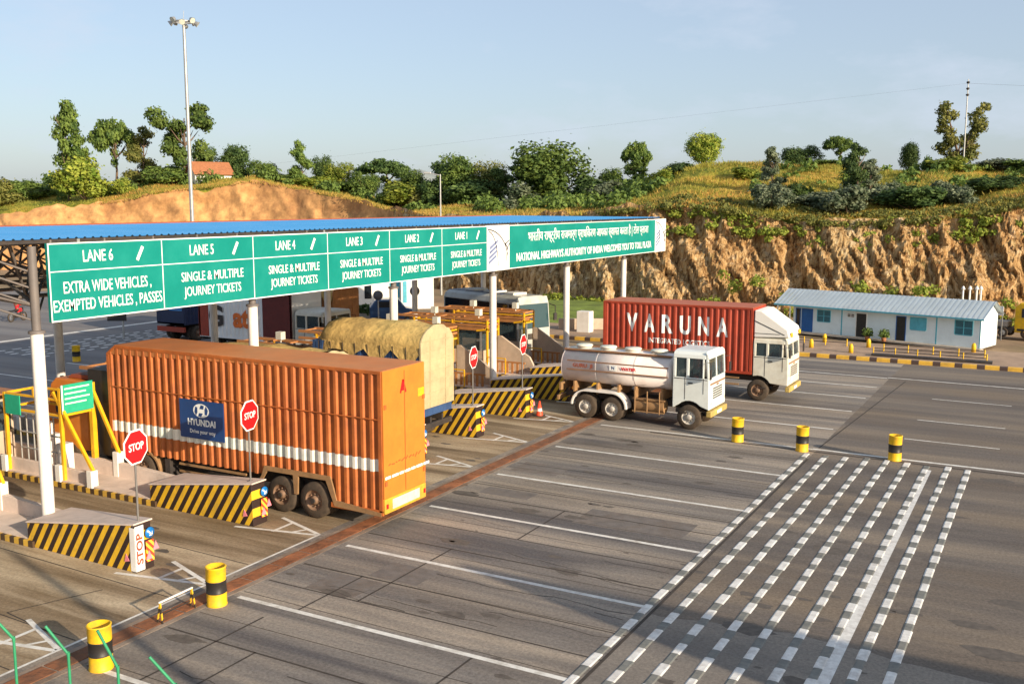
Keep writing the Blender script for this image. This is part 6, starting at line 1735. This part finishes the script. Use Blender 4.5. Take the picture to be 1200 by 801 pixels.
for px, py, l in ((399, 352, 'grey back of a round sign before the white building, leftmost of three'), (443, 346, 'grey back of a round sign before the white building, middle of three'), (486, 341, 'grey back of a round sign before the white building, rightmost of three')):
    D = 66; p0 = at(px, py, D)
    r = empty('round_sign', (p0.x, p0.y, 0), YAW); tag(r, l, 'road sign', 'round signs seen from behind')
    b = MB(); b.tube((0, .03, 0), (0, .03, p0.z), .04, 8); b.build('pole', M['galv'], r)
    b = MB(); b.lathe([(.001, 0), (.33, 0), (.33, .02), (.001, .02)], 'y', 20, (0, -.02, p0.z)); b.build('disc', mat('sign_back', (.12, .11, .11), .6) if 'sign_back' not in bpy.data.materials else bpy.data.materials['sign_back'], r)
# parked blue van and stalls in front of it
q = P3(456, 70, 0)
r = empty('blue_car', (q.x, q.y, 0), YAW + R(10)); tag(r, 'small blue car standing before the white plaza building', 'car')
b = MB(); b.prism([(-1.4, .35), (-1.4, 1.2), (-1.0, 1.75), (.6, 1.75), (1.1, 1.15), (1.8, 1.0), (1.8, .35)], 'y', -.75, .75); o = b.build('body', mat('car_blue', (.02, .06, .14), .35, coat=.5), r, bevel=.08)
b = MB(); b.box(-.9, .5, -.762, -.753, 1.2, 1.62); b.split('side_window', M['glassd'], o)
for x in (-.85, 1.2):
    for s_ in (-1, 1): add_wheel(r, x, s_ * .68, .3, wheel_meshes(.3, .17, M['rimw']), s_ > 0)
q = P3(412, 72, 0)
r = empty('hedge_planter', (q.x, q.y, 0), YAW + R(8)); tag(r, 'long dark planter with a clipped hedge before the white building', 'planter')
b = MB(); b.box(-3.4, 1.6, -.3, .3, 0, .5); b.build('trough', M['curb'], r, bevel=.02)
o = link(bpy.data.objects.new('foliage', crown_mesh('foliage', [(-3 + i * .5, 0, .75, .38) for i in range(10)], 2600, .16, 8, LF[1])), r); reg(o, r)

# dark sign on pole and motorcycle on the far left
p0 = at(137, 374, 62)
r = empty('direction_sign', (p0.x, p0.y, 0), YAW); tag(r, 'dark rectangular sign seen from behind on a grey pole left of the navy lorry', 'road sign')
b = MB(); b.tube((.35, .05, 0), (.35, .05, p0.z + .2), .06, 8); b.build('pole', M['galv'], r)
b = MB(); b.box(-.6, .6, -.02, .02, p0.z - .1, p0.z + .42); b.build('panel', M['black'], r)
def motorcycle(loc, rz):
    r = empty('motorcycle', loc, rz); tag(r, 'red motorcycle on the far carriageway at the left edge', 'motorcycle')
    for x in (-.62, .62):
        b = MB(); b.lathe([(.24, -.05), (.31, -.04), (.32, 0), (.31, .04), (.24, .05)], 'y', 20, (x, 0, .32)); w_ = b.build('wheel', M['tyre'], r)
        b = MB()
        for i in range(6):
            a = i * PI / 6; b.bar((x - .24 * math.cos(a), 0, .32 - .24 * math.sin(a)), (x + .24 * math.cos(a), 0, .32 + .24 * math.sin(a)), .015)
        b.build('spokes', M['galv'], w_)
    b = MB(); b.path([(.62, 0, .32), (.42, 0, .95), (-.1, 0, .5), (-.62, 0, .32)], .03, 8); b.box(-.2, .2, -.12, .12, .25, .55); b.build('frame', M['dark'], r)
    b = MB(); b.prism([(-.05, .62), (.42, .70), (.38, .92), (.05, .88)], 'y', -.13, .13); b.build('fuel_tank', M['red'], r, bevel=.05)
    b = MB(); b.box(-.7, -.05, -.13, .13, .72, .82); b.build('seat', M['black'], r, bevel=.03)
    b = MB(); b.tube((.40, -.33, 1.02), (.40, .33, 1.02), .018, 8); b.lathe([(.001, .08), (.09, .06), (.09, 0)], 'x', 12, (.5, 0, .86)); b.build('handlebar', M['dark'], r)
mq = at(22, 395, 71.3)
motorcycle((mq.x, mq.y, 0), YAW + R(75))
person((mq.x - .05, mq.y + .05, .33), YAW + R(75), 'sit', M['shirt_red'], 'rider in a red shirt seated on the motorcycle at the left edge')

# ------------------------------------------------------------ near green fence posts, bottom left, and an unseen lamp added for its pole shadow
r = empty('green_fence', (0, 0, 0)); tag(r, 'thin green fence posts with bent tops at the bottom left corner', 'fence')
for (a, c, D) in (((-3, 728), (16, 748), 8.2), ((53, 733), (80, 766), 8.0), ((114, 738), (138, 782), 7.8), ((175, 769), (206, 803), 7.6)):
    p1 = at(*c, D); p0 = at(*a, D - .05)
    b = MB(); b.tube((p1.x, p1.y, 0), tuple(p1), .012, 8); b.tube(tuple(p1), tuple(p0), .012, 8)
    b.lathe([(.014, -.02), (.014, .02)], 'z', 8, tuple(p1)); b.build('post', M['oldgreen'], r)
b = MB(); p1 = at(16, 748, 8.2); p2 = at(206, 803, 7.6)
for z_ in (1.2, 2.6): b.tube((p1.x, p1.y, z_), (p2.x, p2.y, z_), .02, 8)
b.build('rail', M['oldgreen'], r)
r = empty('added_street_lamp', (6.4, 6.15, 0)); tag(r, 'added unseen grey street lamp off to the right, casting the thin pole shadow at bottom left', 'street lamp')
b = MB(); b.tube((0, 0, 0), (0, 0, 9.3), .16, 12, .10); b.build('pole', M['galv'], r)
b = MB(); b.tube((0, 0, 9.2), (-1.2, .2, 9.5), .05, 8); b.box(-1.9, -1.1, .05, .35, 9.42, 9.56); b.build('lamp_head', M['galv'], r)
